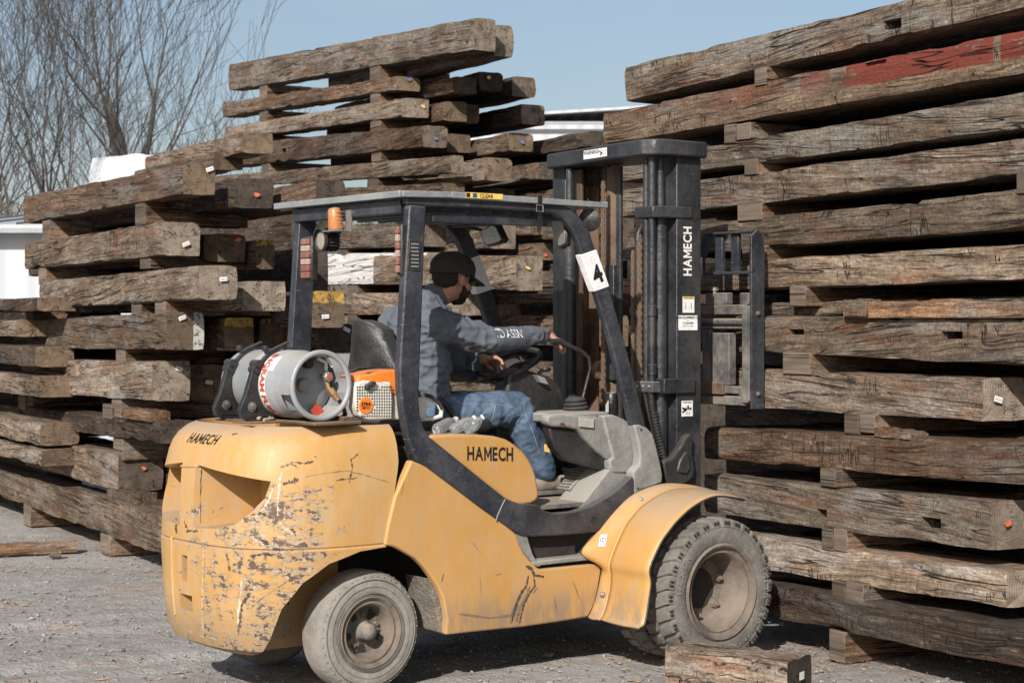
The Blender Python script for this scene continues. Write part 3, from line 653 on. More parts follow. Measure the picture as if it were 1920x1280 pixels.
BC = [ # plane, near column, top, bottom, width, length, material, end, label, marks
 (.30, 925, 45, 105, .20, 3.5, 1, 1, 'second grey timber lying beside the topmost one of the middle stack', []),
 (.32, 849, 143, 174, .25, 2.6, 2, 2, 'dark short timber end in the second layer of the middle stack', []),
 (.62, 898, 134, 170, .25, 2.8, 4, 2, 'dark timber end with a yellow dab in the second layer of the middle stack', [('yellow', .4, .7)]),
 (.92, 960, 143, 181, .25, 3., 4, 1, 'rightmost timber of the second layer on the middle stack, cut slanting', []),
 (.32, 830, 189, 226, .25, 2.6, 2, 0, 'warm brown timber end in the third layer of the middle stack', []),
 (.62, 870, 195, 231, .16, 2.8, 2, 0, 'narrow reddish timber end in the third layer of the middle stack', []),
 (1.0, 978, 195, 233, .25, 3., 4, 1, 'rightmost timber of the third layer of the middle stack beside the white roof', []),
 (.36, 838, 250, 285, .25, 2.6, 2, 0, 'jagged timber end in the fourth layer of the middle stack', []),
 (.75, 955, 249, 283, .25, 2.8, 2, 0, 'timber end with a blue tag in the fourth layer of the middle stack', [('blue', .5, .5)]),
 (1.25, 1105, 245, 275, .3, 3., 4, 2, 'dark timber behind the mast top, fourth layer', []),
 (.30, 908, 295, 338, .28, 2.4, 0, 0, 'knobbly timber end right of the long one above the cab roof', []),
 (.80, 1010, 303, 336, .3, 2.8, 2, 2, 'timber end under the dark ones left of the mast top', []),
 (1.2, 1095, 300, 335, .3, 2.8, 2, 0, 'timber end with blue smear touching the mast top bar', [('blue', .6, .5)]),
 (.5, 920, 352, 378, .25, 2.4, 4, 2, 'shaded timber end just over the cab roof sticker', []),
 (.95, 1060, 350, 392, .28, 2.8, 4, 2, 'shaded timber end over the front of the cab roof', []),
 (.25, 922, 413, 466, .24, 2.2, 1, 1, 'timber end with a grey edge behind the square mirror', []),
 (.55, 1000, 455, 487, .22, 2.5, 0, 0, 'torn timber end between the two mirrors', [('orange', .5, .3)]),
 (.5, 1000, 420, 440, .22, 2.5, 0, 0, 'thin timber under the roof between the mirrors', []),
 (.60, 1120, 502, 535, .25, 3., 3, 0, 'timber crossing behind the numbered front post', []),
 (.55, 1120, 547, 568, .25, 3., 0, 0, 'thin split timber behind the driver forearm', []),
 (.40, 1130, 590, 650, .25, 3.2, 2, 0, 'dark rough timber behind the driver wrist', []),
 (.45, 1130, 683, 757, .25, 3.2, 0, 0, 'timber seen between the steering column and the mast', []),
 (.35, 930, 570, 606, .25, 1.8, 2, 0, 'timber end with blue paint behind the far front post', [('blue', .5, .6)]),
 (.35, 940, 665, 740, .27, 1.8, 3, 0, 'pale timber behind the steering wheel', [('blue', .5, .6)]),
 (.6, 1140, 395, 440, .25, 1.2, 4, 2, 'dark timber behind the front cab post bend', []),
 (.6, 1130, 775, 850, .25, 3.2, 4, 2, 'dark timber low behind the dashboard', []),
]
for (v, xn, yt, yb, wd, L_, m, e, lab, mk) in BC:
    un, _, t_ = SP(B0, v, xn, yt); b_ = SP(B0, v, xn, yb)[2]
    a = Vector((B0[0], B0[1], 0))+v*SY+(un-L_)*SX; xf = CXP+FPX*a.x/a.y
    beam(B0, v, (un-L_,), xn, (xf, brow(B0, v, xf, t_), brow(B0, v, xf, b_)), (xn, yt, yb), wd, lab, m, e, 'second-row timbers of the middle stack', marks=mk)
# added rows deep inside the stacks, dark wood blocking light through the gaps
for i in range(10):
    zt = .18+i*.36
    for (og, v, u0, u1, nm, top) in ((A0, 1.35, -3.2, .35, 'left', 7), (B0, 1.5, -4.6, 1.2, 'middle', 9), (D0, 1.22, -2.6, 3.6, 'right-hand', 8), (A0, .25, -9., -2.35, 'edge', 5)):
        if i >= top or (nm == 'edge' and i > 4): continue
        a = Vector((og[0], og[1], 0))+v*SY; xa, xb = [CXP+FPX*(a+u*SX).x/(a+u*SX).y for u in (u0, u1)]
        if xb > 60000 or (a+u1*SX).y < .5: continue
        beam(og, v, (u0,), (u1,), (xa, brow(og, v, xa, zt+.19), brow(og, v, xa, zt-.185)), (xb, brow(og, v, xb, zt+.19), brow(og, v, xb, zt-.185)), .3, f'added dark timber blocking gaps deep inside the {nm} stack, {ORD[i]} from the ground', 4, 2, f'added deep timbers of the {nm} stack', coarse=True, rough=.3)
# stack at the far left edge
for i, (yt, yb, xn, m) in enumerate([(557,583,70,4), (600,631,30,1), (649,688,66,4), (705,745,70,0), (795,836,75,3), (843,874,78,3)]):
    v = -.25; un, _, t_ = SP(A0, v, xn, yt); b_ = SP(A0, v, xn, yb)[2]; a = Vector((A0[0], A0[1], 0))+v*SY+(un-4)*SX; xf = CXP+FPX*a.x/a.y
    beam(A0, v+.0, (un-4,), xn, (xf, brow(A0, v, xf, t_), brow(A0, v, xf, b_)), (xn, yt, yb), .3, f'{TONE[m]} timber at the left photo edge, {ORD[i]} down', m, 0, 'timbers at the left photo edge')
# low timbers stepping up between left and middle stacks
for i, (v, xn, yt, yb, m, L_) in enumerate([(.2, 395, 262, 300, 0, 2.), (.1, 340, 300, 330, 0, 1.5)]):
    og = (-1.9, 15.3); un, _, t_ = SP(og, v, xn, yt); b_ = SP(og, v, xn, yb)[2]; a = Vector((og[0], og[1], 0))+v*SY+(un-L_)*SX; xf = CXP+FPX*a.x/a.y
    beam(og, v, (un-L_,), xn+60, (xf, brow(og, v, xf, t_), brow(og, v, xf, b_)), (xn, yt, yb), .3, ['blurred timber sloping up behind the left stack', 'blurred timber just right of the white tarpaulin'][i], m, 0, 'timbers behind the left stack')

# spacer blocks laid across between the layers: (stack, plane, left col, right col, top row, bottom row, length inwards)
SB = [
 ('D',.19,1414,1437,131,156),('D',.19,1357,1378,236,264),('D',.19,1380,1407,235,258),('D',.19,1395,1420,302,324),('D',.19,1382,1432,380,408),('D',.19,1391,1435,464,487),('D',.19,1905,1935,328,358),
 ('D',.11,1467,1520,664,696),('D',.1,1582,1610,779,809),('D',.1,1611,1640,779,807),('D',.07,1537,1566,882,908),('D',.055,1540,1561,994,1026),('D',.055,1562,1588,995,1029),('D',.01,1559,1584,1092,1124),('D',.01,1585,1618,1096,1128),('D',.02,1554,1584,1184,1232),
 ('D',.02,1935,1975,1255,1330),('D',.19,1480,1510,540,570),
 ('A',.02,79,112,414,457),('A',.02,253,282,374,418),('A',.02,72,98,504,530),('A',.02,262,290,478,500),('A',.02,48,68,578,606),('A',.02,246,284,562,588),('A',.02,68,86,652,676),('A',.02,217,240,655,679),('A',.02,48,74,734,760),('A',.02,209,240,748,782),('A',.02,58,84,790,818),('A',.02,212,240,824,858),('A',.01,200,236,921,960),
 ('A',-.05,44,66,936,967),('A',-.05,188,230,1008,1032),
 ('A',.0,34,118,745,772),('A',.0,192,278,765,787),('A',.02,290,330,566,588),
 ('B',.02,486,512,160,186),('B',.02,693,718,122,152),('B',.02,486,506,210,226),('B',.02,694,716,176,194),('B',.02,486,505,256,271),('B',.02,694,716,228,246),('B',.02,490,510,306,322),('B',.02,696,714,284,301),('B',.02,690,714,334,350),('B',.02,632,662,460,480),('B',.02,652,680,533,550),('B',.02,651,680,590,612),
]
SORG = {'A': A0, 'B': B0, 'D': D0}; SN = {'A': 'left', 'B': 'middle', 'D': 'right-hand'}
cnt = {}
WHERE = {}
for (st, v, xl, xr, yt, yb) in SB:
    og = SORG[st]; cnt[st] = cnt.get(st, 0)+1
    ul, ur = SP(og, v, xl, 600)[0], SP(og, v, xr, 600)[0]; z1, z0 = SP(og, v, (xl+xr)/2, yt)[2], SP(og, v, (xl+xr)/2, yb)[2]
    if z0 < .15: z0 = 0.
    z1 += .012; z0 = max(0, z0-.012)
    ur = min(ur, ul+.22); hpx = (yt+yb)/2
    zone = 'near the ground' if z0 < .1 else 'low down' if hpx > 850 else 'half way up' if hpx > 500 else 'high up'
    o = stack_root('spacer_block', f'wooden spacer block {zone} in the {SN[st]} stack, {ORD[(cnt[st]-1)%15]} {"from the top" if cnt[st] <= 15 else "of the lower set"}', 'spacer block', og, ul, v, z0, f'spacer blocks in the {SN[st]} stack')
    L_ = .75 if st != 'D' else .95
    mb = MB(); mb.box((ul, v, z0), (ur, v+L_, z1)); mb.m[2] = 1; mb.m[4] = 1
    b_ = obj('block', mb, [W_SPC, E_BLK], o, bevel=.006)
    if rng.random() < .5:
        for p_ in b_.data.vertices: p_.co.z += rng.uniform(-.006, .0)
def loose(name, label, cat, og, v, xl, xr, yt, yb, depth, m, tilt=0, group=None, jag=.01):
    ul, ur = SP(og, v, xl, 600)[0], SP(og, v, xr, 600)[0]; z1, z0 = SP(og, v, (xl+xr)/2, yt)[2], SP(og, v, (xl+xr)/2, yb)[2]
    o = stack_root(name, label, cat, og, ul, v, z0, group); mb = MB(); n = 8; a = []; b = []
    for i in range(n+1):
        u = ul+(ur-ul)*i/n; a.append((u, v+rng.uniform(0, jag), z1+rng.uniform(-jag, jag)+tilt*(i/n)))
    lo = [(ul+(ur-ul)*i/n, v+rng.uniform(0, jag), z0+rng.uniform(0, jag*.4)) for i in range(n, -1, -1)]
    ring = a+lo; mb.prism(ring, [(x, y+depth, z) for x, y, z in ring]); return obj('board' if name != 'wood_chunk' else 'chunk', mb, m, o, bevel=.003)
loose('loose_board', 'orange-brown loose board lying on the twin-mortised timber at the right', 'board', D0, .09, 1580, 1912, 564, 597, .1, W_NEW)
loose('wood_chunk', 'split orange wood chunk lying beside the spacer under the short tagged timber', 'wood chunk', D0, .09, 1638, 1704, 803, 822, .12, W_NEW, -.02)
loose('wood_chunk', 'weathered chunk with white smear at the left end of the loose board', 'wood chunk', D0, .07, 1580, 1621, 563, 594, .1, 1 and WD[1])
loose('wood_chunk', 'small split log end poking out above the bottom left timber', 'wood chunk', A0, -.05, 200, 242, 921, 946, .2, W_BLK)
loose('wood_chunk', 'fresh split scrap on the spacer left of the counterweight top', 'wood chunk', A0, -.03, 230, 279, 768, 788, .15, W_NEW)

# timber offcut at the bottom edge, plank, scraps
def ground_timber(name, label, cat, p, q, wd, h, m, e, z=0., n=30, group=None, tilt=0):
    p = Vector(p); q = Vector(q); d = (q-p); L = d.length; ang = math.atan2(d.y, d.x)
    o = bpy.data.objects.new(name, bpy.data.meshes.new('x')); COL.objects.link(o); o.location = (p.x, p.y, z); o.rotation_euler = (0, tilt, ang); tag(o, label, cat, group)
    mb = MB(); vs = []; c = 4
    ring = [(0, k/c) for k in range(c)]+[(k/c, 1) for k in range(c)]+[(1, 1-k/c) for k in range(c)]+[(1-k/c, 0) for k in range(c)]
    for i in range(n+1):
        for (yy, zz) in ring:
            nn = noise.noise(Vector((i*.35+p.x*5, yy*3, zz*3)))*.012*min(1, h/.15)
            dz = (zz-.5)*2*nn if abs(zz-.5) > .4 else 0; dy = (yy-.5)*2*nn if abs(yy-.5) > .4 else 0
            if zz in (0, 1) and yy in (0, 1): dy -= (yy-.5)*.012; dz -= (zz-.5)*.012
            vs.append((L*i/n, (yy-.5)*wd+dy, zz*h+max(dz, -zz*h)))
    k = len(ring); mb.add(vs, [(i*k+j, i*k+(j+1)%k, (i+1)*k+(j+1)%k, (i+1)*k+j) for i in range(n) for j in range(k)]); mb.mi = 1
    mb.f += [tuple(range(k)), tuple(n*k+j for j in range(k))]; mb.m += [1, 1]
    me = o.data; me.from_pydata(mb.v, [], mb.f); me.materials.append(m); me.materials.append(e); me.polygons.foreach_set('material_index', mb.m)
    b = bmesh.new(); b.from_mesh(me); bmesh.ops.recalc_face_normals(b, faces=b.faces); b.to_mesh(me); b.free(); resmooth(o, 38); return o
op, oq = GP(1247, 1297)+Vector((.07, .11, 0)), GP(1476, 1327)+Vector((.07, .11, 0))
fg = ground_timber('timber_offcut', 'hewn timber offcut lying on the ground below the front wheel at the bottom edge', 'timber', op, oq, .25, .2, W_OFF, EG[2])
mk = MB(); place(mk, rect2d(.05, .035, 1, 1), (0, 0, 0), (0, 1, 0), (0, 0, 1), 0)
tg = obj('tag', mk, WHT, fg, smooth=0); tg.location = ((oq-op).length+.012, .0, .12)
ground_timber('plank', 'reddish brown plank lying on the gravel at the left edge', 'plank', GP(-60, 1044), GP(143, 1034), .12, .085, W_NEW, EG[0], n=16)
ground_timber('wood_scrap', 'small pale wood scrap beside the plank on the gravel', 'wood scrap', GP(93, 1045), GP(114, 1044), .06, .05, W_BLK, E_BLK, n=4)
# ------------------------------------------------------------------ forklift (truck coordinates: x forward, y away from the camera, z up)
FK = truck_root('forklift', 'battered yellow counterbalance forklift with black cab guard and mast, number 4 on its front post', 'forklift', (.8, .6, 0))
WID = 1.2
def mir(p): return Vector((p[0], WID-p[1], p[2]))
def trace(pts, ty, depth, mb=None):
    mb = mb or MB(); a = [T(x, y, ty) for x, y in pts]; return mb.prism(a, [Vector((p.x, p.y+depth, p.z)) for p in a])
GWID = 1.0
def trace_far(pts, ty, depth, mb=None, W=WID):           # the same outline on the far side of the truck
    mb = mb or MB(); a = [Vector((p.x, W-ty-.0, p.z)) for p in (T(x, y, ty) for x, y in pts)]; return mb.prism(a, [Vector((p.x, p.y-depth, p.z)) for p in a])
def fpart(name, mb, m, bevel=.004, **k): return obj(name, mb, m, FK, bevel=bevel, **k)

# counterweight
def cw_mesh():
    levels = [(.190, .17), (.198, .10), (.225, .045), (.29, .012), (.42, 0), (.60, -.004), (.668, -.004), (.676, .008), (.684, -.002), (.78, 0), (.90, .004), (1.0, .010), (1.04, .020), (1.08, .030), (1.12, .048), (1.155, .075), (1.185, .115), (1.203, .16), (1.10, .21)]
    N = 60; vs = []
    for (z, ins) in levels:
        tb = .015+.075*max(0, min(1, (z-.67)/.37)) if z > .67 else .015
        aa, bb = .75-ins*1.0, .6-ins*.55
        for i in range(N+1):
            t = math.pi*i/N; c, s_ = math.cos(t), math.sin(t)
            x = tb-(aa-.1+tb)*abs(s_)**(2/3.); y = .6-bb*math.copysign(abs(c)**(2/3.), c)
            # slight waist behind the wheel at the bottom
            lowz = max(0, (.66-z)/.45); 
            if z < .66: y += (-1 if y > .6 else 1)*.05*lowz*min(1, abs(y-.6)/.5)*min(1, max(0, -x)/.3)
            vs.append((x, y, z))
    mb = MB(); K = N+1; fs = []
    for j in range(len(levels)-1):
        fs += [(j*K+i, j*K+i+1, (j+1)*K+i+1, (j+1)*K+i) for i in range(N)]
        fs.append((j*K+N, j*K, (j+1)*K, (j+1)*K+N))
    fs.append(tuple(range(N, -1, -1))); fs.append(tuple((len(levels)-1)*K+i for i in range(K)))
    mb.add(vs, fs); return mb
cw = obj('counterweight', cw_mesh(), Y_CW, FK, smooth=50)
def ring_prism(poly, f0, f1): return MB().prism([f0(*p) for p in poly], [f1(*p) for p in poly])
arch = [(-.505, -.1), (-.498, .20), (-.482, .30), (-.455, .42), (-.38, .53), (-.27, .61), (-.12, .655), (.06, .668), (.4, .668), (.5, -.1)]
def jamb(poly, x0, x1, k=.90):          # opening that narrows inwards
    cy_, cz_ = sum(p[0] for p in poly)/len(poly), sum(p[1] for p in poly)/len(poly)
    return MB().prism([Vector((x0, cy_+(y-cy_)*1.25, cz_+(z-cz_)*1.2)) for y, z in poly], [Vector((x1, cy_+(y-cy_)*k, cz_+(z-cz_)*k)) for y, z in poly])
hole = [(.53, 1.02), (.33, 1.00), (.13, .975), (.145, .90), (.19, .84), (.26, .785), (.36, .765), (.53, .755)]
hole2 = [(1.14-y, z) for y, z in hole]; hole2 = [(1.06+(y-1.01)*.9+.0, z) for y, z in hole2]
cuts = [ring_prism(arch, lambda x, z: Vector((x, -.3, z)), lambda x, z: Vector((x, .40, z))), ring_prism(arch, lambda x, z: Vector((x, 1.5, z)), lambda x, z: Vector((x, .8, z))),
        jamb(hole, -.90, -.33), jamb(hole2, -.90, -.33),
        MB().box((-.9, .60, .50), (-.585, .655, .615)), MB().box((-.9, .56, .37), (-.57, .68, .44))]
carve(cw, cuts, FK); resmooth(cw, 28)
md = cw.modifiers.new('bevel', 'BEVEL'); md.width = .010; md.segments = 3; md.limit_method = 'ANGLE'; md.angle_limit = R(42)
CWT = bvh_of(cw, ORI['forklift'])
def on_cw(px, py, ty0=.0):
    # follow the sight line to the counterweight surface
    d = T(px, py, .1)-T(px, py, -1.5); h = CWT.ray_cast(T(px, py, -1.5), d.normalized()); return h[0] if h[0] is not None else T(px, py, .1)
def cw_line(pts, r_, name='cast_rib', m=None):
    Q = []
    for i in range(len(pts)-1):
        for k in range(6):
            t = k/6; x, y = pts[i][0]+(pts[i+1][0]-pts[i][0])*t, pts[i][1]+(pts[i+1][1]-pts[i][1])*t; Q.append(on_cw(x, y))
    mb = MB(); mb.tube(Q, r_, 8); obj(name, mb, m or Y_CW, FK, smooth=60)
cw_line([(383,1014),(382,1060),(381,1110),(380,1160),(384,1192)], .011); cw_line([(322,1006),(323,1060),(325,1110),(330,1160)], .008); cw_line([(331,872),(352,874),(379,872)], .007)
# side panel
side = [(771.5,862),(764,880),(741,930),(728,983),(721.5,1022),(735,1023.5),(747,1028),(778,1045.6),(795,1062),(806,1077),(820,1098),(829.7,1117),(835,1140),(838,1161),(836,1190),
        (900,1183),(981,1175),(1050,1165),(1103,1156.5),(1110,1143),(1116,1130),(1122,1105),(1128,1067),(1126.5,1056),(1080,1060),(1040,1064),(1012,1066.5),(1005,1061),(994,1050),(983,1036),(974,1018),(969,1002),(966,998),(950,985),(900,950),(850,912),(800,874)]
fpart('side_panel', trace(side, -.012, .045), Y_BODY, bevel=.010, seg=3)
fpart('side_panel', trace_far(side, -.012, .045), Y_BODY, bevel=.010)
mb = MB(); mb.box((.42, .05, .30), (1.15, 1.15, .72)); mb.box((.05, .06, .665), (.5, 1.14, .75)); mb.box((1.15, .22, .2), (1.55, .98, .70)); mb.box((-.35, .44, .25), (.1, .76, .70)); mb.box((.05, .12, .70), (.80, 1.08, 1.09))
fpart('chassis', mb, DARK, bevel=0)
mb = MB(); mb.tube([(0, .21, .28), (0, .99, .28)], .05, 12); mb.box((-.09, .28, .20), (.09, .92, .36)); mb.tube([(-.12, .2, .32), (-.12, .5, .34)], .025, 8); mb.tube([(0, .32, .17), (0, .32, .44)], .03, 8)
fpart('steer_axle', mb, DUSTY)
mb = MB(); mb.tube([(1.679, .1, .36), (1.679, 1.1, .36)], .09, 14); mb.ball((1.679, .6, .36), .17); fpart('drive_axle', mb, DARK)
# mud caked apron behind the steer wheel
ap = [(806,1083),(818,1100),(829,1128),(837,1160),(835,1188),(826,1186),(822,1160),(812,1120)]
mb = MB(); a = [T(x, y, .02) for x, y in ap]; mb.prism(a, [Vector((p.x+.01, p.y+.22, p.z)) for p in a]); fpart('splash_apron', mb, MUD, bevel=.008)

# black frame: rear post running down into the sill
rear_post = [(768,384),(800,387),(797,450),(793,560),(788,690),(786,745),(788,775),(795,800),(806,819),(860,862),(910,903),(950,934),(975,944),(1008,946),(1022,957),(1040,962),(1075,959),(1110,948),(1150,925),(1187,892),(1190,900),(1189,928),(1168,945),(1150,962),(1125,997),(1060,1003),(1000,1006),(980,1004),(966,998),(900,950),(850,912),(804,878),(780,862),(774,850),(764,818),(756,775),(751,730),(750,690),(754,620),(761,500)]
fr = fpart('guard_frame', trace(rear_post, -.020, .050), BLK, bevel=.010, seg=3)
fpart('guard_frame', trace_far(rear_post[:8]+[(776,850)]+rear_post[-7:], -.0, .050, W=GWID), BLK, bevel=.008)
hl = MB(); hl.lathe([(.0001, 0), (.0165, 0), (.0185, .002)], T(1115, 975, -.0225), (0, -1, 0), 18); fpart('sill_hole', hl, DARK, bevel=0)
jn = MB(); jn.tube([T(947,936,-.021), T(940,950,-.021), T(933,966,-.021), T(930,976,-.021)], .003, 6); fpart('weld_bead', jn, ALU, bevel=0)
# roof guard
front_bar = [(762,383),(762,366),(900,371),(1000,376),(1047,381),(1071,391),(1091,411),(1106,434),(1113,458),(1118,470),(1141,536),(1166,620),(1190,710),(1212,800),(1186,800),(1163,710),(1140,620),(1116,544),(1091,476),(1085,455),(1073,430),(1056,410),(1036,400),(995,396),(900,390),(800,387)]
fpart('front_post', trace(front_bar, .0, .038), BLK, bevel=.008)
fpart('front_post', trace_far(front_bar, .0, .050, W=GWID), BLK, bevel=.008)
mb = MB()
for x in (.125, 1.05): mb.box((x, .05, 2.155), (x+.06, .98, 2.215))
for i in range(7): mb.box((.24+i*.125, .05, 2.165), (.275+i*.125, .98, 2.20))
mb.box((.30, .04, 2.12), (1.0, .055, 2.165))
fpart('roof_bars', mb, BLK)
mb = MB(); q = [(-.0+.095, -.01), (.105, .55), (.10, 1.10), (1.30, 1.10), (1.31, .55), (1.30, -.01)]
mb.prism([Vector((x, y, 2.222)) for x, y in q], [Vector((x, y, 2.232)) for x, y in q]); fpart('roof_sheet', mb, SMOKE, bevel=0)
mb = MB()
E0 = [Vector((.095, -.012, 2.236)), Vector((.36, -.012, 2.243)), Vector((1.30, -.012, 2.232))]
for a, b in ((E0[0], E0[1]), (E0[1], E0[2])): mb.seg(a, b, .02, .028)
mb.seg((.09, -.012, 2.236), (.09, 1.10, 2.236), .02, .03); mb.seg((1.30, -.012, 2.236), (1.30, 1.10, 2.236), .02, .028); mb.seg((.09, 1.10, 2.236), (1.3, 1.10, 2.236), .02, .028)
fpart('roof_trim', mb, ALU, bevel=.003)
bl = MB(); [bl.ball(T(x, 406, .10), .011, n=8) for x in (815, 832)]; fpart('roof_bolt', bl, RUSTY, bevel=0)
# roof sticker, strap
label_plate('roof_sticker', FK, T(908, 367.5, -.024), (1, 0, 0), (0, 0, 1), .215, .026, YLB, [('CLEAR', .026, .012, -.001, TXT, .0006)], parts=[(.022, .02, -.093, 0, TXT), (.024, .021, -.055, 0, TXB)])
mb = MB(); sp_ = [T(1012, 366, -.030), T(1013, 400, -.012), T(1010, 436, -.02)]
for a, b in zip(sp_, sp_[1:]): mb.seg(a, b, .024, .004, up=(0, 1, 0))
fpart('roof_strap', mb, BLKP, bevel=0)
mb = MB(); mb.tube([T(1006, 384, -.03), T(1018, 385, -.03), T(1018, 397, -.03), T(1006, 396, -.03)], .0025, 6, closed=True); fpart('buckle', mb, STEEL, bevel=0)
# number plate band on the front posts
band = [(1089.5,478),(1118.5,467.5),(1143,537),(1115,547)]
fpart('number_band', trace(band, -.004, .046), WHT, bevel=.003)
fpart('number_band', trace_far(band, -.004, .058, W=GWID), WHT, bevel=.003)
g4 = text2d('4', .125, .0035); mb = MB(); ctr = T(1121, 516, -.0055); up4 = (T(1103, 474, 0)-T(1129, 541, 0)).normalized(); rt4 = up4.cross(Vector((0, 1, 0))) ; rt4 = -rt4 if rt4.x < 0 else rt4
place(mb, g4, ctr, rt4, up4, 0); 
fpart('number', mb, TXT, bevel=0, smooth=0, recalc=False)
mb = MB(); a_, b_ = T(1172,640,-.002), T(1196,735,-.002)
# louvre in the rear post
mb = MB(); vg = [T(x, y, -.024) for x, y in ((768,449),(791,452),(788,509),(765,506))]; mb.prism(vg, [p+Vector((0, .006, 0)) for p in vg]); fpart('vent_frame', mb, BLKP, bevel=.002)
for i in range(7):
    mb = MB(); y0 = 456+i*7.0; a = [T(x, y, -.0275) for x, y in ((772,y0),(785,y0+.6),(785,y0+3.2),(772,y0+2.6))]; mb.prism(a, [p+Vector((0, .004, 0)) for p in a]); fpart('vent_slat', mb, ALU, bevel=0)
# hood
hood = [(804,819),(815,815),(850,813),(894,814),(928,817),(950,823),(965,832),(981,845),(992,859),(1000,874),(1006,891),(1011,922),(1011,932),(1006,939),(995,945),(975,947.5),(958,944),(948,936),(900,898),(850,860)]
fpart('hood', trace(hood, .015, 1.17), Y_BODY, bevel=.028, seg=4)
gh = word2d('HAMECH', .088, .0024, .268); mb = MB()
for q_ in (0,): place(mb, gh, T(919.5, 852, .0135)+Vector((q_, -abs(q_)*.1, 0)), (T(963, 853, 0)-T(877, 851, 0)), (0, 0, 1), .0);
fpart('maker_lettering', mb, TXT, bevel=0, smooth=0, recalc=False)
mb = MB(); o_ = on_cw(381, 823); n_ = Vector((-.72, -.69, 0)).normalized(); rt = Vector((.62, -.78, 0)).normalized()
rt = (on_cw(408, 826)-on_cw(354, 821)).normalized(); project(mb, word2d('HAMECH', .058, .0008, (on_cw(408, 826)-on_cw(354, 821)).length, .12), o_, rt, (0, 0, 1), CWT, .004, .3)
fpart('maker_lettering', mb, TXT, bevel=0, smooth=0, recalc=False)
# step and floor
mb = trace([(962,1000),(1130,994),(1132,1062),(998,1072)], .16, .02); mb2 = mb
stp = [T(1003,1061,0), T(1127,1055,0)]
zst = .532
mb.prism([Vector((stp[0].x-.02, -.008, zst)), Vector((stp[1].x, -.008, zst)), Vector((stp[1].x, .17, zst)), Vector((stp[0].x-.05, .17, zst))], [Vector((stp[0].x-.02, -.008, zst-.022)), Vector((stp[1].x, -.008, zst-.022)), Vector((stp[1].x, .17, zst-.022)), Vector((stp[0].x-.05, .17, zst-.022))])
c1 = [T(x, y, -.006) for x, y in ((966,998),(972,1018),(983,1036),(994,1050),(1006,1062),(1015,1062),(1000,1040),(992,1016),(988,1000))]; mb.prism(c1, [p+Vector((.02, .17, 0)) for p in c1])
fpart('step', mb, GREYP, bevel=.005)
mb = MB(); [mb.box((stp[0].x+.02, .012+i*.03, zst), (stp[1].x-.02, .022+i*.03, zst+.004)) for i in range(5)]; fpart('step_tread', mb, GREYP, bevel=0)
mb = MB(); mb.box((.80, .062, .765), (1.50, 1.14, .785)); fpart('floor_plate', mb, DUSTY, bevel=0)
mb = MB(); fp_ = [T(1142,880,.06), T(1187,884,.06), T(1190,893,.06), T(1150,928,.06), T(1110,948,.06), T(1085,953,.06)]
mb.prism(fp_, [p+Vector((0, .20, 0)) for p in fp_]); fpart('foot_ramp', mb, GREYP, bevel=.008)
# accelerator pedal
a, b = T(1056, 917, .26), T(1100, 872, .26); mb = MB(); mb.seg(a, b, .10, .016, up=(-.6, 0, .8)); d = (b-a)
fpart('accelerator_pedal', mb, GREYP, bevel=.004)
mb = MB(); nr = d.normalized().cross(Vector((0, 1, 0))); nr = nr if nr.z > 0 else -nr
for i in range(9): c = a+d*(.06+.11*i)+nr*.011; mb.seg(c-Vector((0, .042, 0)), c+Vector((0, .042, 0)), .010, .006)
fpart('pedal_rib', mb, DUSTY, bevel=0)
mb = MB(); mb.tube([b, b+Vector((.05, .03, .02)), b+Vector((.10, .05, -.08))], .012, 8); mb.tube([T(1080,925,.3), T(1110,915,.3), T(1130,890,.3)], .012, 8); mb.box(T(1015,905,.60)-Vector((.05,.05,.03)), T(1015,905,.60)+Vector((.05,.05,.0))); fpart('pedal_linkage', mb, BLKP, bevel=0)
# dash: grey console, cowl, side trim
con = [(1024,786),(1030,778),(1047,775),(1120,781),(1148,792),(1166,800),(1186,815),(1194,840),(1197,862),(1190,885),(1178,890),(1150,870),(1120,846),(1098,823),(1085,805),(1060,801),(1036,800),(1028,796)]
fpart('dash_console', trace(con, .07, .06), GREYP, bevel=.018, seg=3)
con2 = [(1120,781),(1165,782),(1189,797),(1196,830),(1199,860),(1196,885),(1180,900),(1160,905),(1143,880),(1143,862),(1165,862),(1180,880),(1192,868),(1188,838),(1175,815),(1150,797)]
mb = trace([(1130,779),(1150,777),(1170,785),(1188,797),(1196,830),(1199,858),(1197,878),(1182,888),(1150,887),(1144,880),(1143,862),(1150,858)], .055, .05); fpart('dash_side', mb, GREYP, bevel=.010)
und = [(1030,800),(1085,806),(1120,846),(1150,872),(1143,885),(1100,873),(1060,862),(1040,840),(1032,815)]
fpart('dash_underside', trace(und, .10, .06), BLKP, bevel=.01)
mb = MB(); mb.prism([Vector((1.50, .08, .78)), Vector((1.50, 1.1, .78)), Vector((1.36, 1.1, 1.20)), Vector((1.36, .10, 1.20))], [Vector((1.52, .08, .78)), Vector((1.52, 1.1, .78)), Vector((1.38, 1.1, 1.20)), Vector((1.38, .10, 1.20))]); fpart('toe_board', mb, BLKP)
mb = MB(); mb.box((1.10, .14, 1.17), (1.45, 1.05, 1.215)); fpart('dash_shelf', mb, GREYP, bevel=.01)
trim = [(1189,797),(1200,796),(1213,801),(1224,812),(1232,840),(1239,868),(1243,890),(1242,905),(1225,911),(1203,918),(1190,927),(1188,905),(1187,885),(1199,872),(1201,855),(1197,828)]
fpart('side_trim', trace(trim, -.015, .06), GREYP, bevel=.010, seg=3)
fpart('side_trim', trace_far(trim, -.015, .06), GREYP, bevel=.010)
mb = MB(); [mb.ball(T(x, y, -.016), .006, n=8) for x, y in ((1202, 805), (1196, 915))]; fpart('trim_screw', mb, DARK, bevel=0)
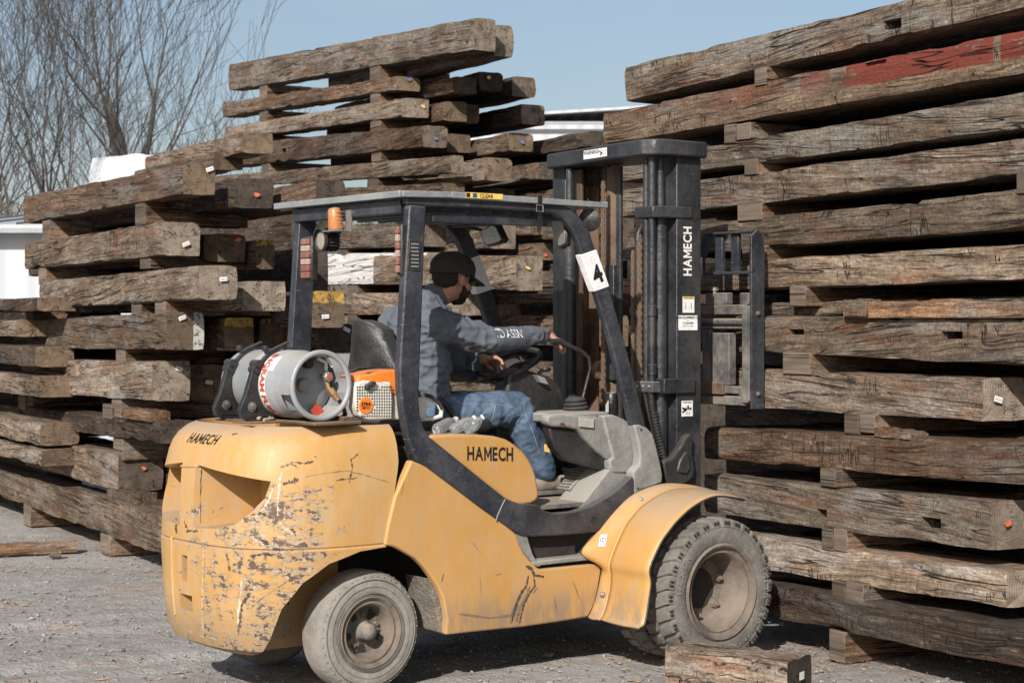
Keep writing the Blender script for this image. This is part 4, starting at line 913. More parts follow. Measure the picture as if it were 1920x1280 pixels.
label_plate('dash_label', FK, T(1096, 791.5, .069), (T(1115,794,0)-T(1075,790,0)), (0, 0, 1), .10, .045, plain('worn_grey_label', (.36, .35, .32), .6), [('- - - - -', .02, 0, .008, TXG, 0), ('- -- - --', .02, 0, -.008, TXG, 0)], off=.012)
mb = MB(); mb.box(T(1052,794,.055), T(1058,790,.055)+Vector((0, .02, 0))); fpart('dash_switch', mb, REDL, bevel=.001)
# scuff on the dash side
cowl = [(955,700),(975,690),(1003,697),(1030,705),(1048,718),(1060,738),(1068,765),(1062,778),(1035,783),(1000,800),(990,835),(985,870),(960,870),(955,800),(950,740)]
fpart('dash_cowl', trace(cowl, .45, .12), BLKP, bevel=.03, seg=4)
mb = trace([(1007,703),(1022,708),(1030,722),(1015,717)], .415, .05); fpart('cowl_panel', mb, GREYP, bevel=.003)
sc = T(955, 682, .60); ax = Vector((-.42, -.05, .90)).normalized(); u_ = ax.orthogonal().normalized(); v_ = ax.cross(u_)
mb = MB(); mb.tube([sc+(u_*math.cos(t)+v_*math.sin(t))*.165 for t in [i*math.tau/40 for i in range(40)]], .014, 10, closed=True)
for k in (0, 1, 2): t = k*math.tau/3+.5; mb.tube([sc-ax*.02, sc-ax*.01+(u_*math.cos(t)+v_*math.sin(t))*.16], .011, 8)
mb.lathe([(.001, .02), (.05, .018), (.065, 0), (.06, -.03), (.001, -.03)], sc-ax*.01, ax, 20); fpart('steering_wheel', mb, BLKP, bevel=0, smooth=50)
mb = MB(); mb.lathe([(.001, .0), (.075, -.0), (.085, -.04), (.06, -.10), (.05, -.2), (.001, -.2)], sc-ax*.045, ax, 20); mb.tube([T(1000, 712, .5), T(1020, 690, .45)], .01, 8); mb.ball(T(1024, 692, .44), .022, sc=(1.3, 1, .7), n=10); fpart('steering_column', mb, BLKP, bevel=0, smooth=50)
# hydraulic levers and gaiter
mb = MB()
for k, ty in enumerate((.34, .39, .44)):
    mb.tube([T(1033, 640, ty), T(1048, 640, ty), T(1070, 650, ty), T(1092, 660, ty), T(1104, 670, ty), T(1107, 690, ty), T(1098, 725, ty), T(1088, 765, ty)], [.015, .017, .012, .011, .010, .009, .009, .009], 10)
fpart('hydraulic_lever', mb, BLKP, bevel=0, smooth=60)
mb = MB(); gb = T(1080, 775, .36); prof = []
for i in range(11): prof.append((.075-.003*i+(.008 if i % 2 else 0), i*.010-.02))
mb.lathe([(.001, -.02)]+prof+[(.001, .09)], gb, (-.1, 0, 1), 20); fpart('lever_gaiter', mb, BLKP, bevel=0, smooth=50)
# seat
def seat():
    mb = MB(); n = 12; rows = 14; vs = []
    for j in range(rows+1):
        f = j/rows; z = 1.20+.475*f; wd = .27-.06*f-.06*max(0, (f-.45))*2+.02*math.sin(f*6); cx_ = .33-.13*f+.05*f*f
        if f > .9: wd *= .90
        for i in range(n+1):
            t = -1+2*i/n; vs.append((cx_+.07*t*t+(.0), .61+wd*t, z-.05*abs(t)**3*f))
    fs = [(j*(n+1)+i, j*(n+1)+i+1, (j+1)*(n+1)+i+1, (j+1)*(n+1)+i) for j in range(rows) for i in range(n)]
    b = len(vs); vs2 = [(x+.07-.02*abs(y-.61), y, z) for x, y, z in vs]; mb.add(vs, fs); mb.add(vs2, [f[::-1] for f in fs])
    K = n+1; edge = [i for i in range(K)]+[j*K+n for j in range(1, rows+1)]+[rows*K+i for i in range(n-1, -1, -1)]+[j*K for j in range(rows-1, 0, -1)]
    mb.add([], []); mb.f += [(edge[i], edge[(i+1)%len(edge)], edge[(i+1)%len(edge)]+b, edge[i]+b) for i in range(len(edge))]; mb.m += [0]*len(edge)
    fpart('seat_back', mb, BLKP, bevel=.008, smooth=45)
    mb = MB(); mb.box((.28, .32, 1.13), (.86, .84, 1.20)); fpart('seat_cushion', mb, BLKP, bevel=.03, seg=3)
    mb = MB(); mb.tube([T(650, 702, .45), T(672, 690, .45), T(700, 690, .45), T(705, 700, .45), T(690, 708, .45), T(660, 706, .45)], .007, 8, closed=True); mb.tube([T(668, 712, .4), T(700, 705, .4), T(728, 712, .4), T(738, 725, .4)], .014, 8); fpart('seat_handle', mb, BLKP, bevel=0, smooth=60)
seat()
# armrest/hip restraint bar
mb = MB(); mb.tube([T(822, 745, .30), T(838, 760, .28), T(858, 790, .27), T(868, 812, .27)], .014, 10); fpart('hip_bar', mb, BLKP, bevel=0, smooth=60)

# fender
inner = [(1103,1157),(1110,1143),(1118,1120),(1126,1085),(1127,1060),(1090,1036),(1119,999),(1153,958),(1187,927),(1240,908),(1283,911),(1328,921)]
seam = [(1125,1161),(1132,1148),(1139,1125),(1144,1100),(1145,1075),(1145,1050),(1169,992),(1184,970),(1204,948),(1243,924),(1284,915),(1334,923)]
outer = [(1199,1177),(1207,1172),(1212,1155),(1217,1120),(1221,1090),(1219,1064),(1238,1020),(1254,996),(1274,972),(1305,946),(1344,930),(1396,936)]
def fender():
    A = [T(x, y, -.012) for x, y in inner]; Bm = [T(x, y, -.09) for x, y in seam]; C = [T(x, y, -.40) for x, y in outer]
    def res(P, n=44):
        L = [0]; [L.append(L[-1]+(P[i+1]-P[i]).length) for i in range(len(P)-1)]; out = []
        for k in range(n+1):
            t = (len(P)-1)*k/n; i = min(int(t), len(P)-2); f = t-i
            p0, p1, p2, p3 = P[max(i-1, 0)], P[i], P[i+1], P[min(i+2, len(P)-1)]
            out.append(.5*((2*p1)+(p2-p0)*f+(2*p0-5*p1+4*p2-p3)*f*f+(3*p1-p0-3*p2+p3)*f**3))
        return out
    A, Bm, C = res(A), res(Bm), res(C)
    for nm, (P, Q, dz) in {'fender': (A, Bm, 0), 'fender_flare': (Bm, C, .0)}.items():
        mb = MB(); n = len(P); k = 8; vs = []
        for i in range(n):
            for j in range(k+1):
                t = j/k; p = P[i].lerp(Q[i], t); rad = Vector((p.x-1.679, 0, p.z-.36)).normalized()
                vs.append(p+rad*(.012*math.sin(t*math.pi)))
        mb.add(vs, [(i*(k+1)+j, i*(k+1)+j+1, (i+1)*(k+1)+j+1, (i+1)*(k+1)+j) for i in range(n-1) for j in range(k)])
        o = obj(nm, mb, Y_BODY, FK, smooth=50); m_ = o.modifiers.new('t', 'SOLIDIFY'); m_.thickness = .009; m_.offset = 0
        mb2 = MB(); mb2.add([mir(v) for v in vs], [(i*(k+1)+j, i*(k+1)+j+1, (i+1)*(k+1)+j+1, (i+1)*(k+1)+j) for i in range(n-1) for j in range(k)])
        o = obj(nm, mb2, Y_BODY, FK, smooth=50); m_ = o.modifiers.new('t', 'SOLIDIFY'); m_.thickness = .009; m_.offset = 0
    mb = MB(); mb.tube([p+Vector((p.x-1.679, 0, p.z-.36)).normalized()*.006 for p in Bm], .007, 6); fpart('fender_bead', mb, Y_BODY, bevel=0, smooth=60)
    mb = MB(); mb.tube([p for p in C], .005, 6); fpart('fender_edge', mb, BLKP, bevel=0, smooth=60)
    mb = MB(); [mb.ball(T(x, y, -.068), .015, n=8) for x, y in ((1202,937),(1154,1009),(1130,1114))]; fpart('fender_bolt', mb, STEEL, bevel=0)
    Fp = obj('fender_apron', trace([(1103,1157),(1110,1143),(1127,1085),(1127,1060),(1090,1036),(1119,999),(1153,958),(1187,927),(1240,908),(1283,911),(1283,1000),(1230,1100),(1150,1150)], -.011, .02), DARK, FK)
    lab = MB(); c = T(1129, 1014, -.05); r_ = (T(1138,1005,-.05)-T(1122,1022,-.05)).normalized(); 
    ft = bvh_of([o for o in FK.children if o.name.startswith('fender')][0], ORI['forklift'])
    d = Vector((TO.x, 0, 0))
    label_plate('torn_sticker', FK, c, Vector((.9, -.43, 0)), Vector((.4, .2, .85)), .035, .062, WHT, [('ID', .03, 0, .004, TXB, .0006)], off=.012, parts=[(.022, .006, 0, -.022, TXG)])
fender()

# wheels
def tyre(name, cy, yo, w_, ro, rr, lugs, cx_, cz_, out=-1, m=RUB, rimd=.10, front=True):
    """cy: axle point; yo: plane of the outer face; out: -1 when the outer face looks at the camera"""
    c = Vector((cx_, yo, cz_)); ax = Vector((0, -out, 0))       # along the axis, inwards
    root_ = None; mb = MB(); rb_ = ro-.017 if lugs else ro
    sh = .02
    prof = [(rr, .012), (rr+.012, .0), (rr+.03, -.004), (rr+(rb_-rr)*.55, -.008), (rb_-.035, -.002), (rb_-.012, .008), (rb_, .03), (rb_+.003, w_/2), (rb_, w_-.03), (rb_-.02, w_-.005), (rr+.02, w_), (rr, w_-.012)]
    mb.lathe(prof, c, ax, 72); ty_ = obj('tyre', mb, m, FK, smooth=35)
    mb = MB(); N = lugs
    for i in range(N):
        a = i*math.tau/N
        for side_ in (0, 1):
            a2 = a+(.5 if side_ else 0)*math.tau/N; y0, y1 = (-.004, w_*.44) if side_ == 0 else (w_*.56, w_+.004)
            da = math.tau/N*.41; sk = math.tau/N*.42*(1 if side_ == 0 else -1); ra, rb2 = ro-.034, ro
            def P_(an, r, y): return c+Vector((math.cos(an)*r, 0, math.sin(an)*r))+ax*y
            ye, yi = (y0, y1) if side_ == 0 else (y1, y0)
            bot_ = [P_(a2-da*1.12, ra-.012, ye), P_(a2+da*1.12, ra-.012, ye), P_(a2+da*1.1+sk, ra, yi), P_(a2-da*1.1+sk, ra, yi)]
            top_ = [P_(a2-da*.86, rb2-.006, ye+(.010 if side_ == 0 else -.010)), P_(a2+da*.86, rb2-.006, ye+(.010 if side_ == 0 else -.010)), P_(a2+da*.8+sk, rb2, yi), P_(a2-da*.8+sk, rb2, yi)]
            mb.prism(bot_, top_)
    if N: obj('tread_lugs', mb, m, ty_, bevel=.004, smooth=0)
    if N and out == -1 and yo < 0:                       # little windows moulded into each lug's shoulder
        mb = MB()
        for i in range(N):
            a = i*math.tau/N
            for da in (-.028, .028):
                cc = c+Vector((math.cos(a+da)*(ro-.026), 0, math.sin(a+da)*(ro-.026)))-ax*.0065; rd = Vector((math.cos(a+da), 0, math.sin(a+da))); tn = rd.cross(Vector((0, 1, 0)))
                mb.prism([cc-rd*.008-tn*.0045, cc+rd*.008-tn*.0045, cc+rd*.008+tn*.0045, cc-rd*.008+tn*.0045], [x+ax*.012 for x in (cc-rd*.008-tn*.0045, cc+rd*.008-tn*.0045, cc+rd*.008+tn*.0045, cc-rd*.008+tn*.0045)])
        obj('lug_window', mb, DARK, ty_, smooth=0)
        mb = MB()
        def arc(txt, ang, r, size, flip=False):
            for k, ch in enumerate(txt):
                if ch == ' ': continue
                g = text2d(ch, size, .0012); a = R(ang)-(k-(len(txt)-1)/2)*size*.95/r*(-1 if flip else 1)
                rd = Vector((math.cos(a), 0, math.sin(a))); tn = Vector((math.sin(a), 0, -math.cos(a)))
                rt_, up_ = (tn, rd) if not flip else (-tn, -rd)
                # the camera looks along +y, so right x up must face -y
                place(mb, g, c+rd*r-ax*.0105, rt_, up_, 0)
        arc('NEXEN', 158, ro-.072, .042); arc('SOLID PRO', -8, ro-.072, .034); arc('8.15-15(28X9-15)/7.00', -98, ro-.072, .024, True)
        obj('tyre_lettering', mb, RUBF, ty_, smooth=0, recalc=False)
    rim = MB()
    if front:
        rim.lathe([(rr+.012, -.002), (rr+.002, -.012), (rr-.008, -.006), (rr-.012, .008), (rr-.026, .014), (rr-.034, .010), (rr-.045, .02), (rr-.062, .12), (rr-.075, .155), (.10, .165), (.10, .30)], c, ax, 64)
    else:
        rim.lathe([(rr+.010, -.002), (rr, -.010), (rr-.010, -.002), (rr-.016, .008), (rr-.028, .004), (rr-.038, .012), (rr-.046, .05), (rr-.052, .075), (.0001, .080)], c, ax, 56)
    ro_ = obj('rim', rim, RIM, FK, smooth=40)
    if front:
        mb = MB(); mb.lathe([(.10, .16), (.0001, .17)], c, ax, 24); obj('hub_opening', mb, DARK, ro_)
        for k in range(6):
            a = k*math.tau/6+.35; cc = c+Vector((math.cos(a)*.128, 0, math.sin(a)*.128))+ax*.150
            mb = MB(); mb.lathe([(.0001, -.028), (.010, -.028), (.010, -.012), (.019, -.012), (.021, 0), (.024, .01), (.0001, .01)], cc, ax, 8); obj('wheel_bolt', mb, RIM, ro_, smooth=30)
        mb = MB(); 
        for k in range(6):
            a = k*math.tau/6+.35; 
            q = [c+Vector((math.cos(a+s_)*r_, 0, math.sin(a+s_)*r_))+ax*.158 for s_, r_ in ((-.30, .150), (.30, .150), (.18, .100), (-.18, .100))]; mb.prism(q, [x+ax*.01 for x in q])
        obj('rim_lug_plate', mb, RIM, ro_, bevel=.003)
    else:
        mb = MB(); mb.lathe([(.0001, -.015), (.018, -.012), (.034, 0), (.038, .02), (.040, .06), (.055, .075), (.06, .08)], c+ax*.0, ax, 24); obj('hub_cap', mb, DUSTY, ro_, smooth=50)
        for k in range(5):
            a = k*math.tau/5+.3; cc = c+Vector((math.cos(a)*.078, 0, math.sin(a)*.078))+ax*.062; mb = MB(); mb.lathe([(.0001, 0), (.010, 0), (.011, .02)], cc, ax, 6); obj('wheel_bolt', mb, DUSTY, ro_)
        mb = MB()
        for k in range(5):
            a = k*math.tau/5+.3+.63; q = [c+Vector((math.cos(a+s_)*r_, 0, math.sin(a+s_)*r_))+ax*.0755 for s_, r_ in ((-.25, .105), (.25, .105), (.2, .06), (-.2, .06))]; mb.prism(q, [x-ax*.001 for x in q])
        obj('rim_window', mb, DARK, ro_)
    return ty_
tyre('front', 0, -.42, .20, .360, .225, 30, 1.679, .360)
tyre('front', 0, -.19, .20, .360, .225, 30, 1.679, .360)
tyre('front', 0, WID+.42, .20, .360, .225, 30, 1.679, .360, out=1)
tyre('front', 0, WID+.19, .20, .360, .225, 30, 1.679, .360, out=1)
RW = .272
rt1 = tyre('rear', 0, .10, .17, RW, .158, 0, .0, RW, m=RUBF, front=False)
tyre('rear', 0, WID-.10, .17, RW, .158, 0, .0, RW, out=1, m=RUBF, front=False)
# circular moulding lines and shoulder nicks on the rear tyre
mb = MB()
for r_ in (.168, .176, .205, .236): mb.lathe([(r_-.002, -.004), (r_, -.0095), (r_+.002, -.004)], (0, .10, RW), (0, 1, 0), 64)
obj('tyre_moulding', mb, RUB, rt1, smooth=40)
mb = MB()
for k in range(44):
    a = k*math.tau/44+rng.uniform(-.02, .02); rd = Vector((math.cos(a), 0, math.sin(a))); c = Vector((0, .10, RW))
    mb.seg(c+rd*(RW-.022)+Vector((0, -.001, 0)), c+rd*(RW+.001)+Vector((0, .035, 0)), .006, .005, up=(0, 1, 0))
obj('tread_lugs', mb, RUBF, rt1)

# mast
def vbar(x0, x1, y0, y1, z0, z1, mb): return mb.box((x0, y0, z0), (x1, y1, z1))
mx0, mx1 = 1.865, 2.035
for s_ in (0, 1):
    mb = MB(); f = (lambda lo, hi: (lo, hi)) if s_ == 0 else (lambda lo, hi: (WID-hi, WID-lo))
    def bx(x0, x1, y0, y1, z0, z1):
        a, b = f(y0, y1); mb.box((x0, a, z0), (x1, b, z1))
    bx(mx0, mx1, .095, .113, .10, 2.52); bx(mx0, mx0+.018, .113, .205, .10, 2.52); bx(mx1-.018, mx1, .113, .205, .10, 2.52)
    fpart('mast_channel', mb, MASTM, bevel=.004)
    mb = MB(); bx(mx0+.02, mx1-.02, .225, .240, .12, 2.50); bx(mx0+.02, mx0+.036, .24, .32, .12, 2.50); bx(mx1-.036, mx1-.02, .24, .32, .12, 2.50)
    fpart('inner_mast_channel', mb, MASTM if s_ == 0 else RUSTY, bevel=.003)
    y_ = .170 if s_ == 0 else WID-.30
    mb = MB(); mb.tube([(1.818, y_, .5), (1.818, y_, 2.22)], .037, 18); mb.tube([(1.818, y_, 2.22), (1.818, y_, 2.50)], .021, 14); mb.lathe([(.02, 0), (.045, 0), (.045, -.06), (.02, -.06)], (1.818, y_, 2.25), (0, 0, 1), 18)
    fpart('lift_cylinder', mb, MASTM, bevel=0, smooth=40)
# the far inner channel shows its broad rusty web
mb = MB(); mb.tube([(1.96, .69, .5), (1.96, .69, 2.50)], .045, 16); fpart('centre_lift_ram', mb, RUSTY, bevel=0, smooth=40)
mb = MB(); mb.box((1.93, .61, .5), (1.95, .645, 2.50)); mb.box((1.93, .73, .5), (1.945, .76, 2.50)); fpart('ram_guide', mb, MASTM, bevel=.003)
mb = MB(); mb.box((1.90, .63, 1.35), (1.94, .73, 1.97)); fpart('roller_block', mb, MASTM, bevel=.004)
for z in (1.40, 1.90): mb = MB(); mb.lathe([(.001, 0), (.05, 0), (.055, .01), (.055, .04), (.001, .05)], (1.93, .745, z), (0, 1, 0), 20); fpart('mast_roller', mb, RUSTY, bevel=0)
mb = MB(); pl = [(2.045, .055), (1.76, .055), (1.70, .085), (1.665, .15), (1.69, .35), (1.80, 1.08), (2.045, 1.15)]
mb.prism([Vector((x, y, 2.510)) for x, y in pl], [Vector((x, y, 2.592)) for x, y in pl]); fpart('mast_top_plate', mb, MASTM, bevel=.010)
mb = MB(); mb.prism([Vector((x, y, 2.195)) for x, y in ((1.97, .088), (1.78, .088), (1.72, .12), (1.72, .26), (1.78, .28))], [Vector((x, y, 2.255)) for x, y in ((1.97, .088), (1.78, .088), (1.72, .12), (1.72, .26), (1.78, .28))]); fpart('mast_bracket', mb, MASTM, bevel=.006)
mb = MB(); mb.box((1.76, .075, 1.30), (1.975, .094, 1.375)); mb.box((1.765, .094, 1.30), (1.80, .26, 1.375)); fpart('mast_bracket', mb, MASTM, bevel=.004)
mb = MB(); mb.box((1.715, .115, 1.305), (1.77, .255, 1.36)); fpart('hose_clamp', mb, DUSTY, bevel=.004)
mb = MB(); [mb.ball((1.714, y, 1.335), .009, n=8) for y in (.14, .185, .23)]; fpart('clamp_bolt', mb, STEEL, bevel=0)
for z0, z1 in ((.45, .60), (1.9, 2.0)):
    mb = MB(); mb.box((2.04, .1, z0), (2.055, 1.1, z1)); fpart('mast_crossmember', mb, MASTM)
# pipes and hoses
mb = MB(); mb.tube([(1.748, .155, 1.36), (1.748, .155, 2.505)], .019, 12); mb.tube([(1.748, .198, 1.36), (1.748, .198, 2.505)], .017, 12)
for z in (1.42, 1.72): mb.lathe([(.018, -.03), (.025, -.025), (.025, .025), (.018, .03)], (1.748, .155, z), (0, 0, 1), 12)
fpart('hydraulic_pipe', mb, MASTM, bevel=0, smooth=50)
mb = MB(); mb.tube([(1.735, .155, 1.33), (1.745, .15, 1.22), (1.775, .14, 1.08), (1.82, .12, .92), (1.84, .11, .80)], .019, 12); mb.tube([(1.735, .20, 1.33), (1.75, .195, 1.22), (1.785, .18, 1.05), (1.83, .15, .92), (1.85, .14, .80)], .019, 12)
fpart('hydraulic_hose', mb, BLKP, bevel=0, smooth=60)
mb = MB()
for i in range(26): z = 1.2-i*.016; t = (1.22-z)/.42; mb.lathe([(.0195, -.003), (.0225, 0), (.0195, .003)], (1.747+.085*t, .149-.032*t, z), (.25, -.1, -1), 10)
fpart('hose_spiral_guard', mb, BLKP, bevel=0)
mb = MB(); pts = [T(1196, y, .46) for y in (760, 640, 560, 500, 462, 440)]; mb.tube(pts+[T(1203, 425, .46), T(1211, 432, .46)], .018, 12); mb.tube([T(1208, y, .46) for y in (760, 600, 500, 455, 436)]+[T(1213, 422, .46)], .016, 12); fpart('hydraulic_hose', mb, BLKP, bevel=0, smooth=60)
def chain(x, ty, y0, y1, nm='lift_chain', w_=.018):
    mb = MB(); a, b = T(x, y0, ty), T(x, y1, ty); L = (b-a).length; n = int(L/.019)
    for i in range(n):
        p = a.lerp(b, (i+.5)/n)
        for s_ in ((-1, 1) if i % 2 else (-.45, .45)): mb.box(p+Vector((-.007, s_*w_*.5-.002, -.0125)), p+Vector((.007, s_*w_*.5+.002, .0125)))
        mb.tube([p+Vector((0, -w_*.6, 0)), p+Vector((0, w_*.6, 0))], .0045, 6)
    fpart(nm, mb, CHAIN, bevel=0, smooth=0)
chain(1243, .30, 320, 364); chain(1200, .42, 440, 770); chain(1187, .50, 470, 770); chain(1131, .62, 340, 760); chain(1100, .95, 350, 380)
mb = MB(); p = T(1241, 362, .30); mb.box(p+Vector((-.03, -.03, -.03)), p+Vector((.03, .03, .0))); mb.tube([p, p+Vector((0, 0, -.17))], .012, 10); fpart('chain_anchor', mb, STEEL)
mb = MB(); p = T(1118, 332, .90); mb.lathe([(.001, -.02), (.055, -.02), (.045, 0), (.055, .02), (.001, .02)], p, (0, 1, 0), 24); fpart('chain_sheave', mb, MASTM, bevel=0)
mb = MB()
for (x, ty, r_, y0, y1, m_) in ((1141, .76, .012, 300, 780, 0), (1150, .70, .010, 375, 770, 0)): mb.tube([T(x, y0, ty), T(x, y1, ty)], r_, 10)
mb.tube([T(1096, 345, 1.0), T(1090, 380, 1.0), T(1086, 470, 1.0), T(1080, 640, 1.0), T(1076, 750, 1.0)], .014, 8)
fpart('mast_pipe', mb, RUSTY, bevel=0, smooth=60)
# lower corner boot at the mast foot
boot = [(1244,865),(1262,858),(1278,835),(1286,820),(1296,812),(1301,822),(1299,846),(1304,878),(1302,895),(1288,906),(1266,912),(1250,908)]
mb = trace(boot, .055, .05); fpart('mast_foot_guard', mb, BLKP, bevel=.012, seg=3)
mb = trace([(1270,884),(1276,862),(1288,845),(1293,856),(1296,878),(1288,890)], .045, .02); fpart('foot_guard_recess', mb, MASTM, bevel=.008)
# tilt cylinder post low down
mb = MB(); mb.tube([(1.45, .30, .62), (1.86, .30, .95)], .035, 12); mb.tube([(1.45, .90, .62), (1.86, .90, .95)], .035, 12); fpart('tilt_cylinder', mb, MASTM, bevel=0, smooth=50)
# mast lettering and labels
gm = word2d('HAMECH', .080, .0022, .252); mb = MB()
for q_ in (0,): place(mb, gm, T(1290, 471, .094), (0, 0, 1), (-1, 0, 0), .0);
fpart('maker_lettering', mb, TXW, bevel=0, smooth=0, recalc=False)
label_plate('warning_label', FK, T(1290.5, 571, .0942), (1, 0, 0), (0, 0, 1), .083, .083, WHT, [('!WARNING', .0135, 0, .0345, TXT, .0002), ('i', .05, -.02, -.008, TXG, .001), ('i', .05, .02, -.008, TXG, .001)], parts=[(.078, .013, 0, .034, YLB)])
label_plate('dealer_label', FK, T(1289.5, 605, .0942), (1, 0, 0), (0, 0, 1), .135, .076, WHT, [('PENN EQUIPMENT CO.', .0165, 0, .026, TXT, .0005), ('SALES', .008, 0, .012, TXG, 0), ('717-266-8878', .0135, 0, -.002, TXT, .0004), ('USED NEW RENT', .010, 0, -.017, TXG, .0002), ('- - - - - - -', .010, 0, -.028, TXG, 0)])
label_plate('warning_label', FK, T(1288, 765.5, .0942), (1, 0, 0), (0, 0, 1), .080, .080, WHT, [('!WARNING', .0125, 0, .031, TXT, .0003), ('*', .11, .006, -.034, TXT, .003), ('>', .05, -.02, -.010, TXT, .003)])
ta = TL(1102, 288, 1.78); tb_ = TL(1158, 283, 1.72); dv = (tb_-ta); c_ = Vector((1.735, .60, 2.552)); edge = Vector((1.80-1.69, 1.08-.35, 0)).normalized()
c_ = Vector((1.69, .35, 2.553))+edge*.22
label_plate('warning_label', FK, c_+Vector((-edge.y, edge.x, 0))*.003, -edge, (0, 0, 1), .235, .046, WHT, [('!WARNING', .030, -.045, .008, TXT, .0008), ('- - - - - - - -', .012, -.045, -.014, TXG, 0), ('*>', .045, .05, -.006, TXT, .002), ('Keep clear', .012, .090, .008, TXG, 0), ('of mast', .012, .090, -.006, TXG, 0)])

# carriage and load backrest (between mast and stack)
cx0 = 2.32
mb = MB(); a = [T(x, y, .0) for x, y in ((1409,443),(1421,430),(1430,440),(1434,470),(1433,767),(1410,767))]; mb.prism(a, [p+Vector((0, .016, 0)) for p in a]); fpart('backrest_side', mb, BLK, bevel=.003)
bx_ = T(1420, 600, 0).x
top = T(1420, 432, 0).z; mid = T(1420, 508, 0).z
mb = MB(); mb.box((bx_-.035, .016, top-.012), (bx_+.035, .36, top)); mb.seg((bx_, .36, top-.006), (bx_-.02, .42, top-.16), .07, .012, up=(1, 0, 0)); mb.box((bx_-.03, .016, mid-.015), (bx_+.03, .95, mid)); 
for y in (.13, .25): mb.box((bx_-.012, y, mid), (bx_+.012, y+.055, top-.01))
mb.box((bx_-.03, .42, mid-.01), (bx_+.03, .45, mid+.16)); fpart('load_backrest', mb, BLK, bevel=.003)
mb = MB()
def tl(x0, x1, y0, y1, tx, dx, mb):
    a, b = TL(x0, (y0+y1)/2, tx), TL(x1, (y0+y1)/2, tx); zt, zb_ = TL((x0+x1)/2, y0, tx).z, TL((x0+x1)/2, y1, tx).z; mb.box((tx, min(a.y, b.y), zb_), (tx+dx, max(a.y, b.y), zt))
mb = MB(); tl(1250, 1395, 572, 590, cx0, .05, mb); fpart('carriage_rail', mb, DUSTY, bevel=.005); mb = MB(); tl(1250, 1395, 740, 757, cx0, .05, mb); fpart('carriage_rail', mb, DUSTY, bevel=.005)
mb = MB(); a, b = TL(1250, 603, cx0+.02), TL(1394, 603, cx0+.02); mb.tube([a, b], .018, 12); tl(1250, 1392, 612, 616, cx0, .03, mb); fpart('carriage_tube', mb, DUSTY, bevel=.002, smooth=40)
mb = MB(); tl(1391, 1399, 575, 755, cx0-.01, .05, mb); tl(1399, 1410, 573, 752, cx0, .06, mb); fpart('carriage_stile', mb, DUSTY, bevel=.003)
mb = MB(); tl(1333, 1367, 624, 722, cx0-.005, .055, mb); tl(1316, 1332, 618, 722, cx0+.005, .03, mb); fpart('fork_shank', mb, DUSTY, bevel=.006)
mb = MB(); tl(1300, 1355, 716, 738, cx0-.02, .05, mb); fpart('fork_stop', mb, RUSTY, bevel=.004)
for q_ in ((1357, 1392, 724, 738, cx0-.005, .04), (1322, 1362, 549, 572, cx0, .05), (1386, 1404, 549, 572, cx0+.02, .04)): mb = MB(); tl(*q_, mb); fpart('carriage_block', mb, DUSTY, bevel=.006)
mb = MB(); p = TL(1340, 545, cx0+.02); mb.lathe([(.001, .02), (.022, .015), (.022, 0), (.012, 0), (.012, -.03)], p, (0, 0, 1), 12); fpart('carriage_pin', mb, STEEL, bevel=0)
mb = MB(); [mb.ball(T(1421, y, -.002), .014, n=10) for y in (588, 739)]; fpart('backrest_bolt', mb, RUSTY, bevel=0)

# lamps, mirrors, beacon
mb = MB(); p = T(1102, 412, .0)+Vector((.03, .02, -.0)); mb.lathe([(.001, .05), (.035, .045), (.052, .02), (.056, 0), (.050, -.004), (.001, -.006)], p, (.62, .5, .1), 24); fpart('head_lamp', mb, BLKP, bevel=0, smooth=50)
mb = MB(); pf = T(1107, 412, .06); mb.ball(pf, .050, (1, 1, 1.0), 16); fpart('head_lamp', mb, BLKP, bevel=0, smooth=50)
mq = [(899,432),(922,419),(931,421),(944,449),(940,455),(913,462),(907,458)]
mb = MB(); a = [TL(x, y, .96) for x, y in mq]; nrm = Vector((1, .25, 0)).normalized(); mb.prism(a, [p+nrm*.05 for p in a]); fpart('mirror_shell', mb, BLKP, bevel=.008)
mb = MB(); cq = sum(a, Vector())/len(a); q = [cq+(p-cq)*.84-nrm*.004 for p in a]; mb.prism(q, [p+nrm*.006 for p in q]); fpart('mirror_glass', mb, MIR, bevel=.001)
mb = MB(); mb.tube([T(878, 426, .9), T(898, 430, .9), cq+nrm*.03], .010, 8); fpart('mirror_stalk', mb, RUSTY, bevel=0)
mq = [(1031,412),(1043,405),(1056,410),(1063,440),(1062,460),(1050,467),(1043,460),(1036,438)]
mb = MB(); a = [TL(x, y, 1.10) for x, y in mq]; mb.prism(a, [p+nrm*.04 for p in a]); fpart('mirror_shell', mb, BLKP, bevel=.008)
mb = MB(); cq = sum(a, Vector())/len(a); q = [cq+(p-cq)*.82-nrm*.004 for p in a]; mb.prism(q, [p+nrm*.006 for p in q]); fpart('mirror_glass', mb, MIR, bevel=.001)
bc = TL(637, 428, .10); mb = MB(); mb.lathe([(.001, .098), (.024, .094), (.031, .084), (.033, .05), (.036, .02), (.036, 0), (.001, 0)], bc+Vector((-.02, 0, .0)), (-.12, .0, 1), 24); fpart('beacon', mb, AMB, bevel=0, smooth=50)
mb = MB()
for k in range(4): mb.lathe([(.034, -.002), (.038, 0), (.034, .002)], bc+Vector((-.02, 0, .02+k*.018)), (-.12, 0, 1), 24)
fpart('beacon_ring', mb, AMB, bevel=0)
mb = MB(); mb.lathe([(.001, 0), (.038, 0), (.038, -.012), (.001, -.012)], bc+Vector((-.02, 0, 0)), (-.12, 0, 1), 20); mb.box(bc+Vector((-.06, -.05, -.018)), bc+Vector((.03, .06, -.012))); mb.box(bc+Vector((.024, -.06, -.018)), bc+Vector((.030, -.01, .085))); fpart('beacon_bracket', mb, DUSTY, bevel=.001)
